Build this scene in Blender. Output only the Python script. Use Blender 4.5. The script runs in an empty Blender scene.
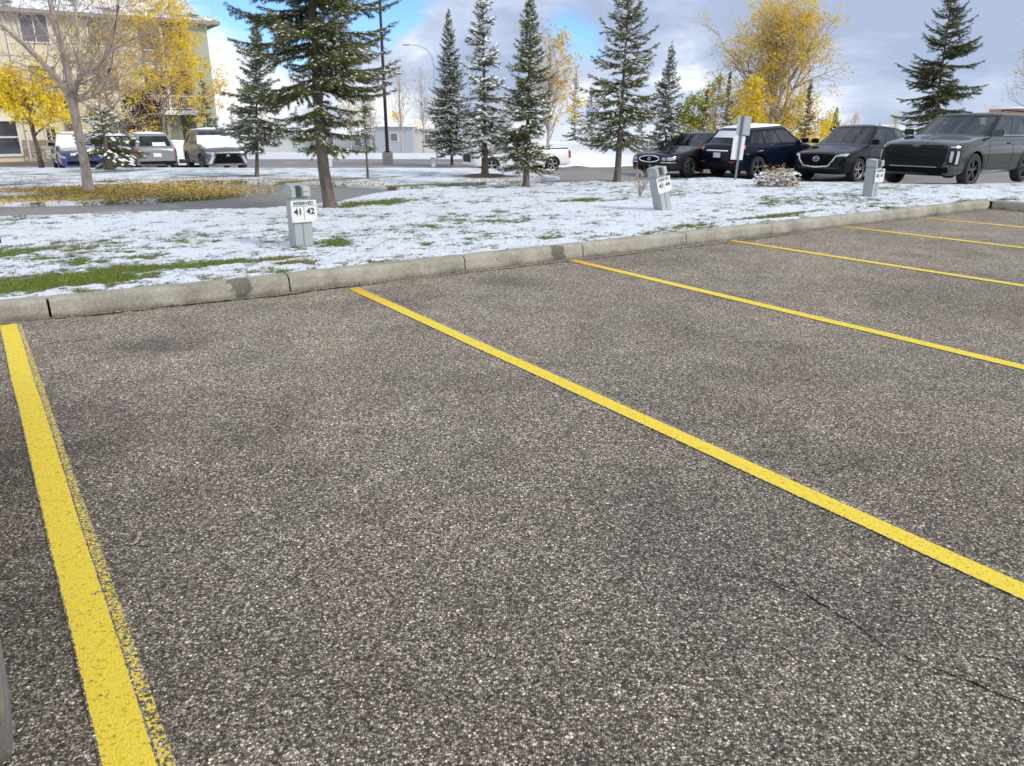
import bpy, bmesh, math, random
import numpy as np
from mathutils import Vector, Matrix
from mathutils.bvhtree import BVHTree
R = math.radians
rnd = random.Random(7)
rng = np.random.default_rng(11)
C = bpy.context.scene.collection
scene = bpy.context.scene

# ------------------------------------------------------------------ camera model and terrain
F, CX, CY, HY, EYE = 760.0, 512.0, 383.0, 122.0, 1.5
PITCH = math.atan((CY - HY) / F)
CP, SP = math.cos(PITCH), math.sin(PITCH)

def sstep(t):
    t = np.clip(t, 0, 1)
    return t * t * (3 - 2 * t)

def drop(x, y):                     # how far the land falls away beyond the near lots
    a = sstep((y - 25) / 11) * sstep((x + 9) / 6) * (1 - sstep((x - 9) / 7))
    b = sstep((y - 23) / 20)
    c = .3 * sstep((y - 17.8) / 5) * sstep((x - 1.5) / 3)
    return -np.maximum(1.1 * np.maximum(a, b), c) - 2.2 * sstep((y - 60) / 70)

def ground_at(px, py, off=0.1):     # where the sight line through a pixel meets the ground
    u, v = (px - CX) / F, (py - CY) / F
    r = (u, CP - v * SP, -SP - v * CP)
    z = off
    for _ in range(80):
        t = (EYE - z) / -r[2]
        x, y = r[0] * t, r[1] * t
        z = .6 * z + .4 * (float(drop(x, y)) + off)
    return Vector((x, y, z))

def at(px, Y, off=0.1):             # the ground point Y metres ahead in the column of a pixel
    z = off
    for _ in range(6):
        x = (px - CX) / F * (Y * CP + (EYE - z) * SP)
        z = float(drop(x, Y)) + off
    return Vector((x, Y, z))

KD = Vector((.833, .553)); KN = Vector((-.553, .833)); K0 = ground_at(465, 271, 0).xy
def st2w(s, t, z=0.0):
    p = K0 + KD * s + KN * t
    return Vector((p.x, p.y, z))
def w2st(p):
    q = Vector((p[0], p[1])) - K0
    return q.dot(KD), q.dot(KN)

def kerb_t(s): return np.where(s < -2.7, (-2.7 - s) * .078, 0.0)

# ------------------------------------------------------------------ vector noise
def _hash(ix, iy, seed):
    n = (ix.astype(np.int64) * 374761393 + iy.astype(np.int64) * 668265263 + seed * 982451653) & 0xFFFFFFFF
    n = ((n ^ (n >> 13)) * 1274126177) & 0xFFFFFFFF
    return ((n ^ (n >> 16)) & 0xFFFFFF) / float(0xFFFFFF)

def vnoise(x, y, seed=0):
    ix, iy = np.floor(x), np.floor(y)
    fx, fy = x - ix, y - iy
    fx, fy = fx * fx * (3 - 2 * fx), fy * fy * (3 - 2 * fy)
    a, b = _hash(ix, iy, seed), _hash(ix + 1, iy, seed)
    c, d = _hash(ix, iy + 1, seed), _hash(ix + 1, iy + 1, seed)
    return (a + (b - a) * fx) * (1 - fy) + (c + (d - c) * fx) * fy

def fbm(x, y, seed=0, octv=4):
    s, amp, tot = 0, 1, 0
    for o in range(octv):
        s = s + amp * vnoise(x * 2 ** o + 17.3 * o, y * 2 ** o - 9.1 * o, seed + o)
        tot += amp; amp *= .5
    return s / tot

# ------------------------------------------------------------------ node materials
class NT:
    def __init__(self, name):
        self.m = bpy.data.materials.new(name); self.m.use_nodes = True
        self.t = self.m.node_tree; self.t.nodes.clear()
        self.out = self.t.nodes.new('ShaderNodeOutputMaterial')
    def n(self, typ, ins=None, **props):
        nd = self.t.nodes.new('ShaderNode' + typ)
        for k, v in props.items(): setattr(nd, k, v)
        for k, v in (ins or {}).items():
            s = nd.inputs[k]
            if hasattr(v, 'is_output') or isinstance(v, bpy.types.NodeSocket): self.t.links.new(v, s)
            else: s.default_value = v
        return nd
    def math(self, op, a, b=0.0, c=0.0, clamp=False):
        nd = self.n('Math', {0: a, 1: b, 2: c}, operation=op); nd.use_clamp = clamp
        return nd.outputs[0]
    def ramp(self, fac, stops, interp='LINEAR'):
        nd = self.n('ValToRGB', {0: fac}); cr = nd.color_ramp; cr.interpolation = interp
        while len(cr.elements) < len(stops): cr.elements.new(.5)
        for e, (p, c) in zip(cr.elements, stops):
            e.position = p
            e.color = (c, c, c, 1) if not isinstance(c, tuple) else (*c, 1)
        return nd.outputs[0]
    def mix(self, fac, a, b, blend='MIX'):
        nd = self.n('Mix', data_type='RGBA', blend_type=blend)
        for i, v in ((0, fac), (6, a), (7, b)):
            if isinstance(v, bpy.types.NodeSocket): self.t.links.new(v, nd.inputs[i])
            elif i == 0: nd.inputs[0].default_value = v
            else: nd.inputs[i].default_value = (*v, 1) if isinstance(v, tuple) else (v, v, v, 1)
        return nd.outputs[2]
    def noise(self, vec, scale, detail=4, rough=.55, dist=0.0):
        return self.n('TexNoise', {'Vector': vec, 'Scale': scale, 'Detail': detail, 'Roughness': rough, 'Distortion': dist}).outputs[0]
    def pos(self): return self.n('NewGeometry').outputs['Position']
    def obj(self): return self.n('TexCoord').outputs['Object']
    def bsdf(self, **k):
        nd = self.n('BsdfPrincipled', {a.replace('_', ' '): (v if not isinstance(v, tuple) else (*v, 1)) for a, v in k.items()})
        self.t.links.new(nd.outputs[0], self.out.inputs[0]); self.b = nd
        return self.m
    def bump(self, h, strength=.5, dist=.01):
        return self.n('Bump', {'Height': h, 'Strength': strength, 'Distance': dist}).outputs[0]

def plain(name, col, rough=.5, metal=0.0, var=.12, scale=9.0, coat=0.0, spec=.5):
    t = NT(name); nz = t.noise(t.obj(), scale, 4)
    c = t.mix(nz, tuple(x * (1 - var) for x in col), tuple(min(1, x * (1 + var)) for x in col))
    rr = t.math('MULTIPLY_ADD', nz, min(.12, rough * .4), rough - min(.06, rough * .2))
    return t.bsdf(Base_Color=c, Roughness=rr, Metallic=metal, Coat_Weight=coat, Coat_Roughness=.04, Specular_IOR_Level=spec)

def asphalt_nodes(t, wet=True):
    p = t.pos()
    warp = t.n('TexNoise', {'Vector': p, 'Scale': 200.0, 'Detail': 3.0}).outputs[1]
    pw = t.n('VectorMath', {0: p, 1: t.n('VectorMath', {0: warp, 1: (.0065, .0065, 0)}, operation='MULTIPLY').outputs[0]}, operation='ADD').outputs[0]
    v1 = t.n('TexVoronoi', {'Vector': pw, 'Scale': 150.0, 'Randomness': 1.0}, distance='MANHATTAN')
    v2 = t.n('TexVoronoi', {'Vector': pw, 'Scale': 82.0, 'Randomness': 1.0}, distance='MANHATTAN')
    r1 = t.n('SeparateColor', {0: v1.outputs[1]}); r2 = t.n('SeparateColor', {0: v2.outputs[1]})
    stone = t.ramp(r1.outputs[0], [(0, .05), (.25, .11), (.45, .20), (.72, .32), (.9, .46), (.985, .74)])
    hue = t.mix(r1.outputs[1], (1.10, .97, .80), (1.0, .98, .93))
    stone = t.mix(1.0, stone, hue, 'MULTIPLY')
    gap = t.ramp(v1.outputs[0], [(.30, 1.06), (.85, .34)])
    stone = t.mix(1.0, stone, gap, 'MULTIPLY')
    big = t.math('GREATER_THAN', r2.outputs[0], .8)
    bigm = t.math('MULTIPLY', big, t.math('LESS_THAN', v2.outputs[0], .56))
    bigc = t.ramp(r2.outputs[1], [(0, .09), (.35, .28), (.8, .48), (1, .76)])
    bigc = t.mix(1.0, bigc, t.mix(r2.outputs[2], (1.08, .98, .80), (1.0, .99, .94)), 'MULTIPLY')
    col = t.mix(bigm, stone, bigc)
    # pits in the binder
    pit = t.ramp(t.noise(p, 45.0, 3, .6), [(.30, .3), (.42, 1.0)])
    col = t.mix(1.0, col, pit, 'MULTIPLY')
    wear = t.ramp(t.noise(p, .55, 5, .6, .6), [(.32, (.80, .76, .72)), (.5, (1.0, .965, .92)), (.68, (1.16, 1.12, 1.05))])
    col = t.mix(1.0, col, wear, 'MULTIPLY')
    blot = t.ramp(t.noise(p, 2.6, 5, .65), [(.33, .8), (.55, 1.04), (.7, 1.1)])
    col = t.mix(1.0, col, blot, 'MULTIPLY')
    hue2 = t.ramp(t.noise(p, .8, 4, .6, .8), [(.34, (1.46, 1.43, 1.30)), (.5, (1.54, 1.465, 1.335)), (.64, (1.60, 1.46, 1.37))])
    col = t.mix(1.0, col, hue2, 'MULTIPLY')
    # colour lightened towards the kerb, painting in the brighter grazing-angle reflection
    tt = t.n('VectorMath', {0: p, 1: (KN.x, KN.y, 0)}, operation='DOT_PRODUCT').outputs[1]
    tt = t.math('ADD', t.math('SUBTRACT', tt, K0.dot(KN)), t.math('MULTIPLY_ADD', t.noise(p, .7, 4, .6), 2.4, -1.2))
    graze_lift = t.ramp(t.math('MULTIPLY_ADD', tt, .15, 1.0), [(.05, .98), (.55, 1.16), (.8, 1.30), (1.0, 1.14)])
    col = t.mix(1.0, col, graze_lift, 'MULTIPLY')
    # an oily stain in the middle of each stall, a damp band along the kerb
    h = t.math('ADD', t.math('MULTIPLY', r1.outputs[0], .5), t.math('MULTIPLY', v1.outputs[0], -1.0))
    return p, col, h

def asphalt_mat():
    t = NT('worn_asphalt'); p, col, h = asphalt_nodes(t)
    for (px, py, rad, amt) in ((150, 345, .55, .62), (395, 300, .5, .72), (520, 283, .5, .78), (60, 420, .8, .85), (690, 560, 1.1, .86), (660, 262, .55, .75), (860, 233, .6, .8), (-40, 470, .9, .6), (20, 600, .6, .72)):
        g = ground_at(px, py, 0)
        dist = t.n('VectorMath', {0: p, 1: (g.x, g.y, g.z)}, operation='DISTANCE').outputs[1]
        dist = t.math('ADD', dist, t.math('MULTIPLY_ADD', t.noise(p, 3.0, 4, .6), 1.1, -.55))
        k = t.ramp(t.math('DIVIDE', dist, rad), [(.15, (amt, amt, min(1, amt * 1.04))), (1, 1.0)])
        col = t.mix(1.0, col, k, 'MULTIPLY')
    return t.bsdf(Base_Color=col, Roughness=.82, Specular_IOR_Level=.35, Normal=t.bump(h, .9, .004))

def paint_mat():
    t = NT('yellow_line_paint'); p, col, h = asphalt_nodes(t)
    uv = t.n('UVMap').outputs[0]; sx = t.n('SeparateXYZ', {0: uv})
    v = t.n('TexVoronoi', {'Vector': p, 'Scale': 125.0}); rc = t.n('SeparateColor', {0: v.outputs[1]})
    yel = t.mix(t.noise(p, 35.0, 4, .6), (.74, .53, .020), (.90, .70, .065))
    yel = t.mix(t.math('MULTIPLY', rc.outputs[1], .22), yel, (.92, .75, .16))
    old = t.n('Attribute', attribute_name='orange').outputs[2]
    yel = t.mix(old, yel, (.74, .36, .012))
    yel = t.mix(1.0, yel, t.ramp(t.noise(p, 75.0, 3, .65), [(.30, .42), (.44, 1.0)]), 'MULTIPLY')
    chip = t.math('GREATER_THAN', t.noise(p, 52.0, 3, .6), .69)
    chip2 = t.math('GREATER_THAN', t.noise(p, 9.0, 5, .75), .665)
    wear = t.n('Attribute', attribute_name='ghost').outputs[2]
    edge = t.math('ABSOLUTE', t.math('SUBTRACT', sx.outputs[0], .5))
    rag = t.math('ADD', edge, t.math('MULTIPLY_ADD', t.noise(p, 60.0, 4, .75), .14, -.07))
    offe = t.math('GREATER_THAN', rag, .45)
    gho = t.math('GREATER_THAN', t.math('ADD', t.math('MULTIPLY', wear, .62), t.math('MULTIPLY_ADD', t.noise(p, 80.0, 3, .7), 1.0, -.02)), 1.06)
    m = t.math('MAXIMUM', t.math('MAXIMUM', chip, t.math('MULTIPLY', chip2, .8)), t.math('MAXIMUM', offe, gho))
    c = t.mix(m, yel, col)
    return t.bsdf(Base_Color=c, Roughness=.7, Specular_IOR_Level=.35, Normal=t.bump(h, .5, .0035))

def road_mat():
    t = NT('grey_asphalt'); p = t.pos()
    n1 = t.noise(p, .4, 5, .6); n2 = t.noise(p, 30.0, 3, .7)
    c = t.ramp(n1, [(.3, (.17, .158, .142)), (.7, (.25, .232, .205))])
    c = t.mix(.35, c, t.ramp(n2, [(.3, .09), (.7, .33)]))
    slush = t.ramp(t.noise(p, .25, 6, .65, .5), [(.62, 0.0), (.72, .55)])
    c = t.mix(slush, c, (.5, .5, .52))
    return t.bsdf(Base_Color=c, Roughness=.7, Normal=t.bump(n2, .3, .01))

def lawn_mat():
    t = NT('snow_dusted_grass'); p = t.pos()
    a = t.n('Attribute', attribute_name='snow').outputs[2]
    fine = t.noise(p, 26.0, 4, .7); mid = t.noise(p, 7.0, 4, .6)
    k = t.math('ADD', a, t.math('ADD', t.math('MULTIPLY_ADD', fine, 1.9, -.95), t.math('MULTIPLY_ADD', mid, .6, -.3)))
    k = t.ramp(k, [(.24, 0.0), (.36, .5), (.56, 1.0)])
    dry = t.n('Attribute', attribute_name='dry').outputs[2]
    g = t.ramp(t.noise(p, 60.0, 3, .7), [(.25, (.022, .035, .008)), (.5, (.085, .125, .016)), (.75, (.19, .24, .04))])
    d = t.ramp(t.noise(p, 60.0, 3, .7), [(.25, (.05, .035, .015)), (.5, (.2, .145, .05)), (.75, (.36, .28, .12))])
    g = t.mix(dry, g, d)
    s = t.mix(t.noise(p, 40.0, 3), (.60, .64, .69), (.84, .865, .90))
    c = t.mix(k, g, s)
    h = t.math('ADD', t.math('MULTIPLY', k, .6), t.math('MULTIPLY', fine, .8))
    return t.bsdf(Base_Color=c, Roughness=.75, Specular_IOR_Level=.3, Normal=t.bump(h, .9, .03))

def concrete_mat():
    t = NT('kerb_concrete'); p = t.pos()
    n1 = t.noise(p, 3.0, 6, .65); n2 = t.noise(p, 45.0, 4, .6)
    c = t.ramp(n1, [(.30, (.20, .17, .11)), (.5, (.345, .31, .22)), (.68, (.49, .455, .35))])
    c = t.mix(.35, c, t.ramp(n2, [(.3, .12), (.65, .42)]))
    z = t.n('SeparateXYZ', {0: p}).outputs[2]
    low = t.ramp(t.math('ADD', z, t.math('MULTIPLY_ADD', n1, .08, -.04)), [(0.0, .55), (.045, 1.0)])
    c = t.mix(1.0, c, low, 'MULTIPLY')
    pit = t.ramp(t.noise(p, 120.0, 2, .5), [(.28, .45), (.36, 1.0)])
    c = t.mix(1.0, c, pit, 'MULTIPLY')
    for (px, py, rad) in ((236, 282, .115), (553, 249, .11)):
        g = ground_at(px, py, 0.11); ks = w2st(g)[0]; g = st2w(ks, float(kerb_t(np.array(ks))) + .02)
        d = t.n('VectorMath', {0: p, 1: (g.x, g.y, .10)}, operation='DISTANCE').outputs[1]
        d = t.math('ADD', d, t.math('MULTIPLY_ADD', t.noise(p, 9.0, 4, .65), .26, -.13))
        c = t.mix(1.0, c, t.ramp(t.math('DIVIDE', d, rad), [(.75, .42), (1, 1.0)]), 'MULTIPLY')
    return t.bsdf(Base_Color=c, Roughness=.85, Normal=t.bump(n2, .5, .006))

def bark_mat(name, a, b, scale=18.0, snow=False):
    t = NT(name); p = t.obj()
    q = t.n('Mapping', {'Vector': p, 'Scale': (1, 1, .35)}).outputs[0]
    nz = t.noise(q, scale, 5, .7)
    c = t.ramp(nz, [(.32, a), (.66, b)])
    return t.bsdf(Base_Color=c, Roughness=.9, Normal=t.bump(nz, .8, .02))

def leaf_mat(name, a, b, trans=.25):
    t = NT(name)
    rv = t.n('NewGeometry').outputs['Random Per Island']
    c = t.mix(rv, a, b)
    m = t.bsdf(Base_Color=c, Roughness=.6, Specular_IOR_Level=.2)
    tr = t.n('BsdfTranslucent', {0: c})
    mx = t.n('MixShader', {0: trans, 1: t.b.outputs[0], 2: tr.outputs[0]})
    t.t.links.new(mx.outputs[0], t.out.inputs[0])
    return m

def glass_mat(name, tint, rough=.03):
    t = NT(name); nz = t.noise(t.obj(), .6, 1)
    c = t.mix(nz, tint, tuple(x * 1.15 for x in tint))
    return t.bsdf(Base_Color=c, Roughness=rough, Specular_IOR_Level=.9)

def clear_glass(name, tint, refl=.9):
    t = NT(name); fr = t.n('Fresnel', {'IOR': 1.55}).outputs[0]
    tr = t.n('BsdfTransparent', {0: (*tint, 1)}); gl = t.n('BsdfGlossy', {'Color': (refl, refl, refl, 1), 'Roughness': .02})
    mx = t.n('MixShader', {0: t.math('MULTIPLY_ADD', fr, .95, .03), 1: tr.outputs[0], 2: gl.outputs[0]})
    t.t.links.new(mx.outputs[0], t.out.inputs[0]); return t.m

def siding_mat(name, col, pitch=.13):
    t = NT(name); p = t.obj(); z = t.n('SeparateXYZ', {0: p}).outputs[2]
    f = t.math('FRACT', t.math('DIVIDE', z, pitch))
    c = t.mix(t.noise(p, 1.2, 4), tuple(x * .9 for x in col), tuple(x * 1.06 for x in col))
    return t.bsdf(Base_Color=c, Roughness=.7, Normal=t.bump(f, .7, .02))

def stone_mat():
    t = NT('pale_stone_veneer'); p = t.obj()
    q = t.n('Mapping', {'Vector': p, 'Scale': (2.2, 2.2, 4.5)}).outputs[0]
    v = t.n('TexVoronoi', {'Vector': q, 'Scale': 1.0}, feature='DISTANCE_TO_EDGE'); v2 = t.n('TexVoronoi', {'Vector': q, 'Scale': 1.0})
    rc = t.n('SeparateColor', {0: v2.outputs[1]})
    c = t.ramp(rc.outputs[0], [(0, (.26, .21, .14)), (.5, (.42, .36, .26)), (1, (.55, .5, .4))])
    c = t.mix(t.ramp(v.outputs[0], [(.02, 1.0), (.07, 0.0)]), c, (.16, .15, .13))
    return t.bsdf(Base_Color=c, Roughness=.85)

M = {}
M['asphalt'] = asphalt_mat(); M['paint'] = paint_mat(); M['road'] = road_mat(); M['lawn'] = lawn_mat(); M['kerb'] = concrete_mat()
M['crack'] = plain('crack_dark', (.012, .011, .010), .95, spec=.1)
M['snow'] = plain('snow', (.82, .84, .87), .7, var=.05, scale=20, spec=.3)
M['bark_spruce'] = bark_mat('spruce_bark', (.06, .045, .035), (.20, .155, .12))
M['bark_pale'] = bark_mat('pale_bark', (.25, .20, .165), (.58, .49, .42), 14)
M['bark_twig'] = bark_mat('twig_bark', (.28, .21, .17), (.52, .42, .36), 20)
M['needle_dark'] = leaf_mat('needles_dark', (.07, .088, .034), (.145, .16, .06), .45)
M['needle_light'] = leaf_mat('needles_light', (.19, .20, .065), (.34, .335, .12), .5)
M['needle_blue'] = leaf_mat('needles_bluish', (.12, .145, .105), (.24, .265, .2), .4)
M['leaf_yellow'] = leaf_mat('leaves_yellow', (.86, .62, .02), (.94, .76, .07), .4)
M['leaf_gold'] = leaf_mat('leaves_gold', (.68, .44, .05), (.82, .62, .13), .4)
M['leaf_pink'] = leaf_mat('leaves_tan', (.62, .48, .22), (.80, .66, .36), .45)
M['leaf_orange'] = leaf_mat('leaves_orange', (.55, .20, .02), (.72, .34, .03), .3)
M['leaf_green'] = leaf_mat('leaves_green', (.16, .2, .03), (.42, .42, .05), .35)
M['leaf_purple'] = leaf_mat('leaves_purple', (.055, .025, .03), (.13, .06, .06), .2)
M['leaf_litter'] = leaf_mat('leaf_litter', (.42, .26, .07), (.74, .54, .20), .25)
M['blade'] = leaf_mat('grass_blade', (.09, .14, .014), (.30, .39, .05), .35)
M['blade_dry'] = leaf_mat('dry_blade', (.16, .12, .04), (.42, .33, .14), .3)
M['mulch'] = plain('mulch', (.09, .055, .03), .95, var=.5, scale=40)
M['black_paint'] = plain('black_car_paint', (.008, .009, .012), .06, .0, coat=0, spec=.26, var=.04)
M['grey_paint'] = plain('dark_green_grey_metallic_paint', (.060, .072, .068), .08, .6, coat=.4, var=.02)
M['navy_paint'] = plain('navy_car_paint', (.004, .007, .018), .06, .0, coat=0, spec=.26, var=.04)
M['charcoal_paint'] = plain('dusty_black_paint', (.018, .02, .022), .06, .0, coat=0, spec=.26, var=.04)
M['blue_paint'] = plain('blue_car_paint', (.012, .025, .16), .25, .1, coat=1.0)
M['silver_paint'] = plain('silver_green_paint', (.25, .26, .26), .25, .5, coat=1.0, var=.05)
M['steel_paint'] = plain('light_silver_paint', (.42, .43, .44), .32, .5, coat=1.0, var=.05)
M['gunmetal_paint'] = plain('dark_silver_paint', (.12, .125, .13), .2, .5, coat=.5, var=.04)
M['white_paint'] = plain('white_car_paint', (.78, .79, .8), .3, .0, coat=1.0, var=.03)
M['glass'] = clear_glass('tinted_car_glass', (.30, .33, .33))
M['frost'] = clear_glass('clear_car_glass', (.90, .94, .92))
M['haze_glass'] = clear_glass('green_tinted_windscreen', (.78, .86, .85))
M['seat'] = plain('dark_seat_fabric', (.035, .035, .037), .8)
M['pane'] = glass_mat('window_pane', (.045, .045, .05), .06)
M['screen'] = glass_mat('curtained_window_pane', (.14, .125, .125), .12)
M['chrome'] = plain('chrome_trim', (.75, .76, .78), .18, 1.0, var=.03)
M['lamp'] = plain('headlight_lens', (.42, .45, .48), .12, .35, coat=.6)
M['red_lamp'] = plain('taillight_lens', (.45, .012, .018), .15, coat=1.0)
M['black_trim'] = plain('black_plastic_trim', (.008, .008, .009), .4, spec=.2)
M['liner'] = plain('wheel_arch_liner', (.006, .006, .006), .9, spec=.1)
M['tyre'] = plain('tyre_rubber', (.022, .022, .022), .8, var=.25)
M['tyre_dusty'] = None
M['alloy'] = plain('silver_alloy', (.5, .51, .53), .3, .9)
M['dark_alloy'] = plain('dark_alloy', (.13, .135, .14), .3, .8)
M['plate'] = plain('licence_plate_white', (.68, .69, .7), .4)
M['post_grey'] = plain('grey_green_powder_coat', (.37, .40, .405), .45, .1, var=.1)
M['post_cream'] = plain('outlet_cover_cream', (.46, .48, .42), .5)
M['slot_green'] = plain('outlet_recess_green', (.02, .055, .045), .6)
M['sticker'] = plain('yellow_sticker', (.62, .55, .12), .6)
M['sign_white'] = plain('sign_white', (.72, .74, .73), .5, var=.05)
M['sign_black'] = plain('sign_black_print', (.012, .012, .014), .6)
M['alu'] = plain('bare_aluminium', (.47, .49, .51), .45, .55)
M['galv'] = plain('galvanised_steel', (.24, .26, .27), .5, .5)
M['pole_dark'] = plain('dark_painted_steel', (.03, .03, .035), .5, .2)
M['pole_grey'] = plain('grey_lamp_steel', (.42, .45, .50), .5, .2)
M['concrete_plain'] = plain('pole_base_concrete', (.36, .33, .29), .85, var=.2)
M['pedestal'] = plain('pale_pedestal_paint', (.6, .66, .66), .55)
M['siding'] = siding_mat('cream_siding', (.74, .66, .48))
M['siding_green'] = siding_mat('sage_siding', (.42, .44, .33))
M['siding_dark'] = siding_mat('taupe_siding', (.42, .39, .30))
M['stone'] = stone_mat()
M['trim'] = plain('white_building_trim', (.7, .7, .68), .5)
M['eave'] = plain('brown_fascia', (.28, .25, .21), .6)
def roof_mat():
    t = NT('snow_dusted_shingle'); p = t.obj(); k = t.ramp(t.noise(p, .5, 5, .6), [(.36, 0.0), (.46, 1.0)])
    return t.bsdf(Base_Color=t.mix(k, t.mix(t.noise(p, 14.0), (.07, .065, .06), (.15, .14, .135)), (.78, .80, .84)), Roughness=.85)
M['shingle'] = roof_mat()
M['brown_wood'] = plain('brown_timber', (.14, .085, .05), .7, var=.3)
M['house_grey'] = siding_mat('pale_grey_siding', (.42, .44, .47))
M['house_cream'] = siding_mat('off_white_siding', (.62, .62, .58))
M['house_tan'] = siding_mat('terracotta_siding', (.48, .25, .14))
M['patio'] = plain('brown_paving', (.20, .155, .125), .85, var=.25, scale=5)

def tyre_mat():
    t = NT('dusty_tyre_rubber'); p = t.obj()
    s = t.n('SeparateXYZ', {0: p}); rr = t.math('SQRT', t.math('ADD', t.math('POWER', s.outputs[0], 2.0), t.math('POWER', s.outputs[2], 2.0)))
    ring = t.math('SINE', t.math('MULTIPLY', rr, 420.0))
    n = t.noise(p, 30.0, 4, .7)
    c = t.mix(n, (.11, .107, .10), (.24, .23, .215))
    c = t.mix(t.math('MULTIPLY_ADD', ring, .12, .12), c, (.08, .08, .078))
    return t.bsdf(Base_Color=c, Roughness=.85, Normal=t.bump(ring, .3, .002))
M['tyre_dusty'] = tyre_mat()

# ------------------------------------------------------------------ objects and meshes
def tag(o, label=None, cat=None, group=None, kind=None):
    if label: o['label'] = label
    if cat: o['category'] = cat
    if group: o['group'] = group
    if kind: o['kind'] = kind
    return o

def thing(name, label, cat, loc=(0, 0, 0), rz=0.0, group=None):
    o = bpy.data.objects.new(name, None); C.objects.link(o)
    o.empty_display_size = .2
    o.location = loc; o.rotation_euler = (0, 0, rz)
    return tag(o, label, cat, group)

def link_mesh(name, me, mats, parent=None):
    for m in (mats if isinstance(mats, (list, tuple)) else [mats]): me.materials.append(m)
    o = bpy.data.objects.new(name, me); C.objects.link(o)
    if parent: o.parent = parent
    return o

def np_mesh(name, verts, faces_n, mats, midx=None, parent=None, smooth=False):
    """verts (N,3); faces_n = list of (k, int array (M,k)); midx = matching list of ints or arrays"""
    me = bpy.data.meshes.new(name)
    verts = np.asarray(verts, dtype=np.float32)
    me.vertices.add(len(verts)); me.vertices.foreach_set('co', verts.ravel())
    loops = np.concatenate([f.ravel() for f in faces_n]) if faces_n else np.zeros(0, int)
    sizes = np.concatenate([np.full(len(f), f.shape[1]) for f in faces_n])
    me.loops.add(len(loops)); me.loops.foreach_set('vertex_index', loops.astype(np.int32))
    me.polygons.add(len(sizes))
    starts = np.concatenate([[0], np.cumsum(sizes)[:-1]])
    me.polygons.foreach_set('loop_start', starts.astype(np.int32)); 
    if midx is not None:
        mi = np.concatenate([np.full(len(f), m) if np.isscalar(m) else m for f, m in zip(faces_n, midx)])
        me.polygons.foreach_set('material_index', mi.astype(np.int32))
    me.polygons.foreach_set('use_smooth', np.full(len(sizes), smooth))
    me.update(calc_edges=True)
    return link_mesh(name, me, mats, parent)

class MB:
    """collects faces, then links them as ONE mesh object"""
    def __init__(self): self.v, self.f, self.m = [], [], []
    def add(self, vs, fs, m=0):
        o = len(self.v); self.v += [tuple(v) for v in vs]
        self.f += [tuple(i + o for i in f) for f in fs]; self.m += [m] * len(fs)
    def box(self, c, s, m=0, rz=0.0, mat=None):
        x, y, z = s[0] / 2, s[1] / 2, s[2] / 2
        rot = mat or Matrix.Rotation(rz, 3, 'Z')
        vs = [Vector(c) + rot @ Vector((a * x, b * y, d * z)) for a, b, d in ((-1, -1, -1), (1, -1, -1), (1, 1, -1), (-1, 1, -1), (-1, -1, 1), (1, -1, 1), (1, 1, 1), (-1, 1, 1))]
        self.add(vs, [(0, 3, 2, 1), (4, 5, 6, 7), (0, 1, 5, 4), (1, 2, 6, 5), (2, 3, 7, 6), (3, 0, 4, 7)], m)
    def tube(self, pts, rad, n=8, m=0, cap=True):
        pts = [Vector(p) for p in pts]
        rings = []
        for i, p in enumerate(pts):
            d = (pts[min(i + 1, len(pts) - 1)] - pts[max(i - 1, 0)]).normalized()
            a = d.cross(Vector((0, 0, 1)) if abs(d.z) < .9 else Vector((1, 0, 0))).normalized(); b = d.cross(a)
            r = rad[i] if isinstance(rad, (list, tuple)) else rad
            rings.append([p + (a * math.cos(2 * math.pi * k / n) + b * math.sin(2 * math.pi * k / n)) * r for k in range(n)])
        vs = [q for ring in rings for q in ring]; fs = []
        for i in range(len(pts) - 1):
            for k in range(n):
                fs.append((i * n + k, i * n + (k + 1) % n, (i + 1) * n + (k + 1) % n, (i + 1) * n + k))
        if cap: fs += [tuple(range(n)), tuple((len(pts) - 1) * n + k for k in reversed(range(n)))]
        self.add(vs, fs, m)
    def lathe(self, prof, n=24, axis='Y', m=0):
        vs, fs = [], []
        for r, h in prof:
            for k in range(n):
                a = 2 * math.pi * k / n
                vs.append((r * math.cos(a), h, r * math.sin(a)) if axis == 'Y' else (r * math.cos(a), r * math.sin(a), h))
        for i in range(len(prof) - 1):
            for k in range(n):
                fs.append((i * n + k, i * n + (k + 1) % n, (i + 1) * n + (k + 1) % n, (i + 1) * n + k))
        self.add(vs, fs, m)
    def prism(self, poly, z0, z1, m=0):
        n = len(poly); vs = [(x, y, z0) for x, y in poly] + [(x, y, z1) for x, y in poly]
        self.add(vs, [tuple(reversed(range(n))), tuple(range(n, 2 * n))] + [(i, (i + 1) % n, n + (i + 1) % n, n + i) for i in range(n)], m)
    def build(self, name, mats, parent=None, smooth=False, bevel=0.0, seg=2):
        me = bpy.data.meshes.new(name); me.from_pydata(self.v, [], self.f)
        me.polygons.foreach_set('material_index', self.m)
        bm = bmesh.new(); bm.from_mesh(me)
        bmesh.ops.recalc_face_normals(bm, faces=bm.faces)
        if bevel:
            bmesh.ops.bevel(bm, geom=[e for e in bm.edges if len(e.link_faces) == 2 and e.calc_face_angle(0) > .5], offset=bevel, segments=seg, affect='EDGES', clamp_overlap=True)
        bm.to_mesh(me); bm.free()
        if smooth: smooth_by_angle(me, 40)
        return link_mesh(name, me, mats, parent)

def smooth_by_angle(me, deg):
    me.polygons.foreach_set('use_smooth', [True] * len(me.polygons))
    try: me.set_sharp_from_angle(angle=R(deg))
    except Exception: pass

def copy_tree(o, parent=None):
    c = o.copy(); C.objects.link(c)
    if parent: c.parent = parent
    for ch in list(o.children): copy_tree(ch, c)
    return c

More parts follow.
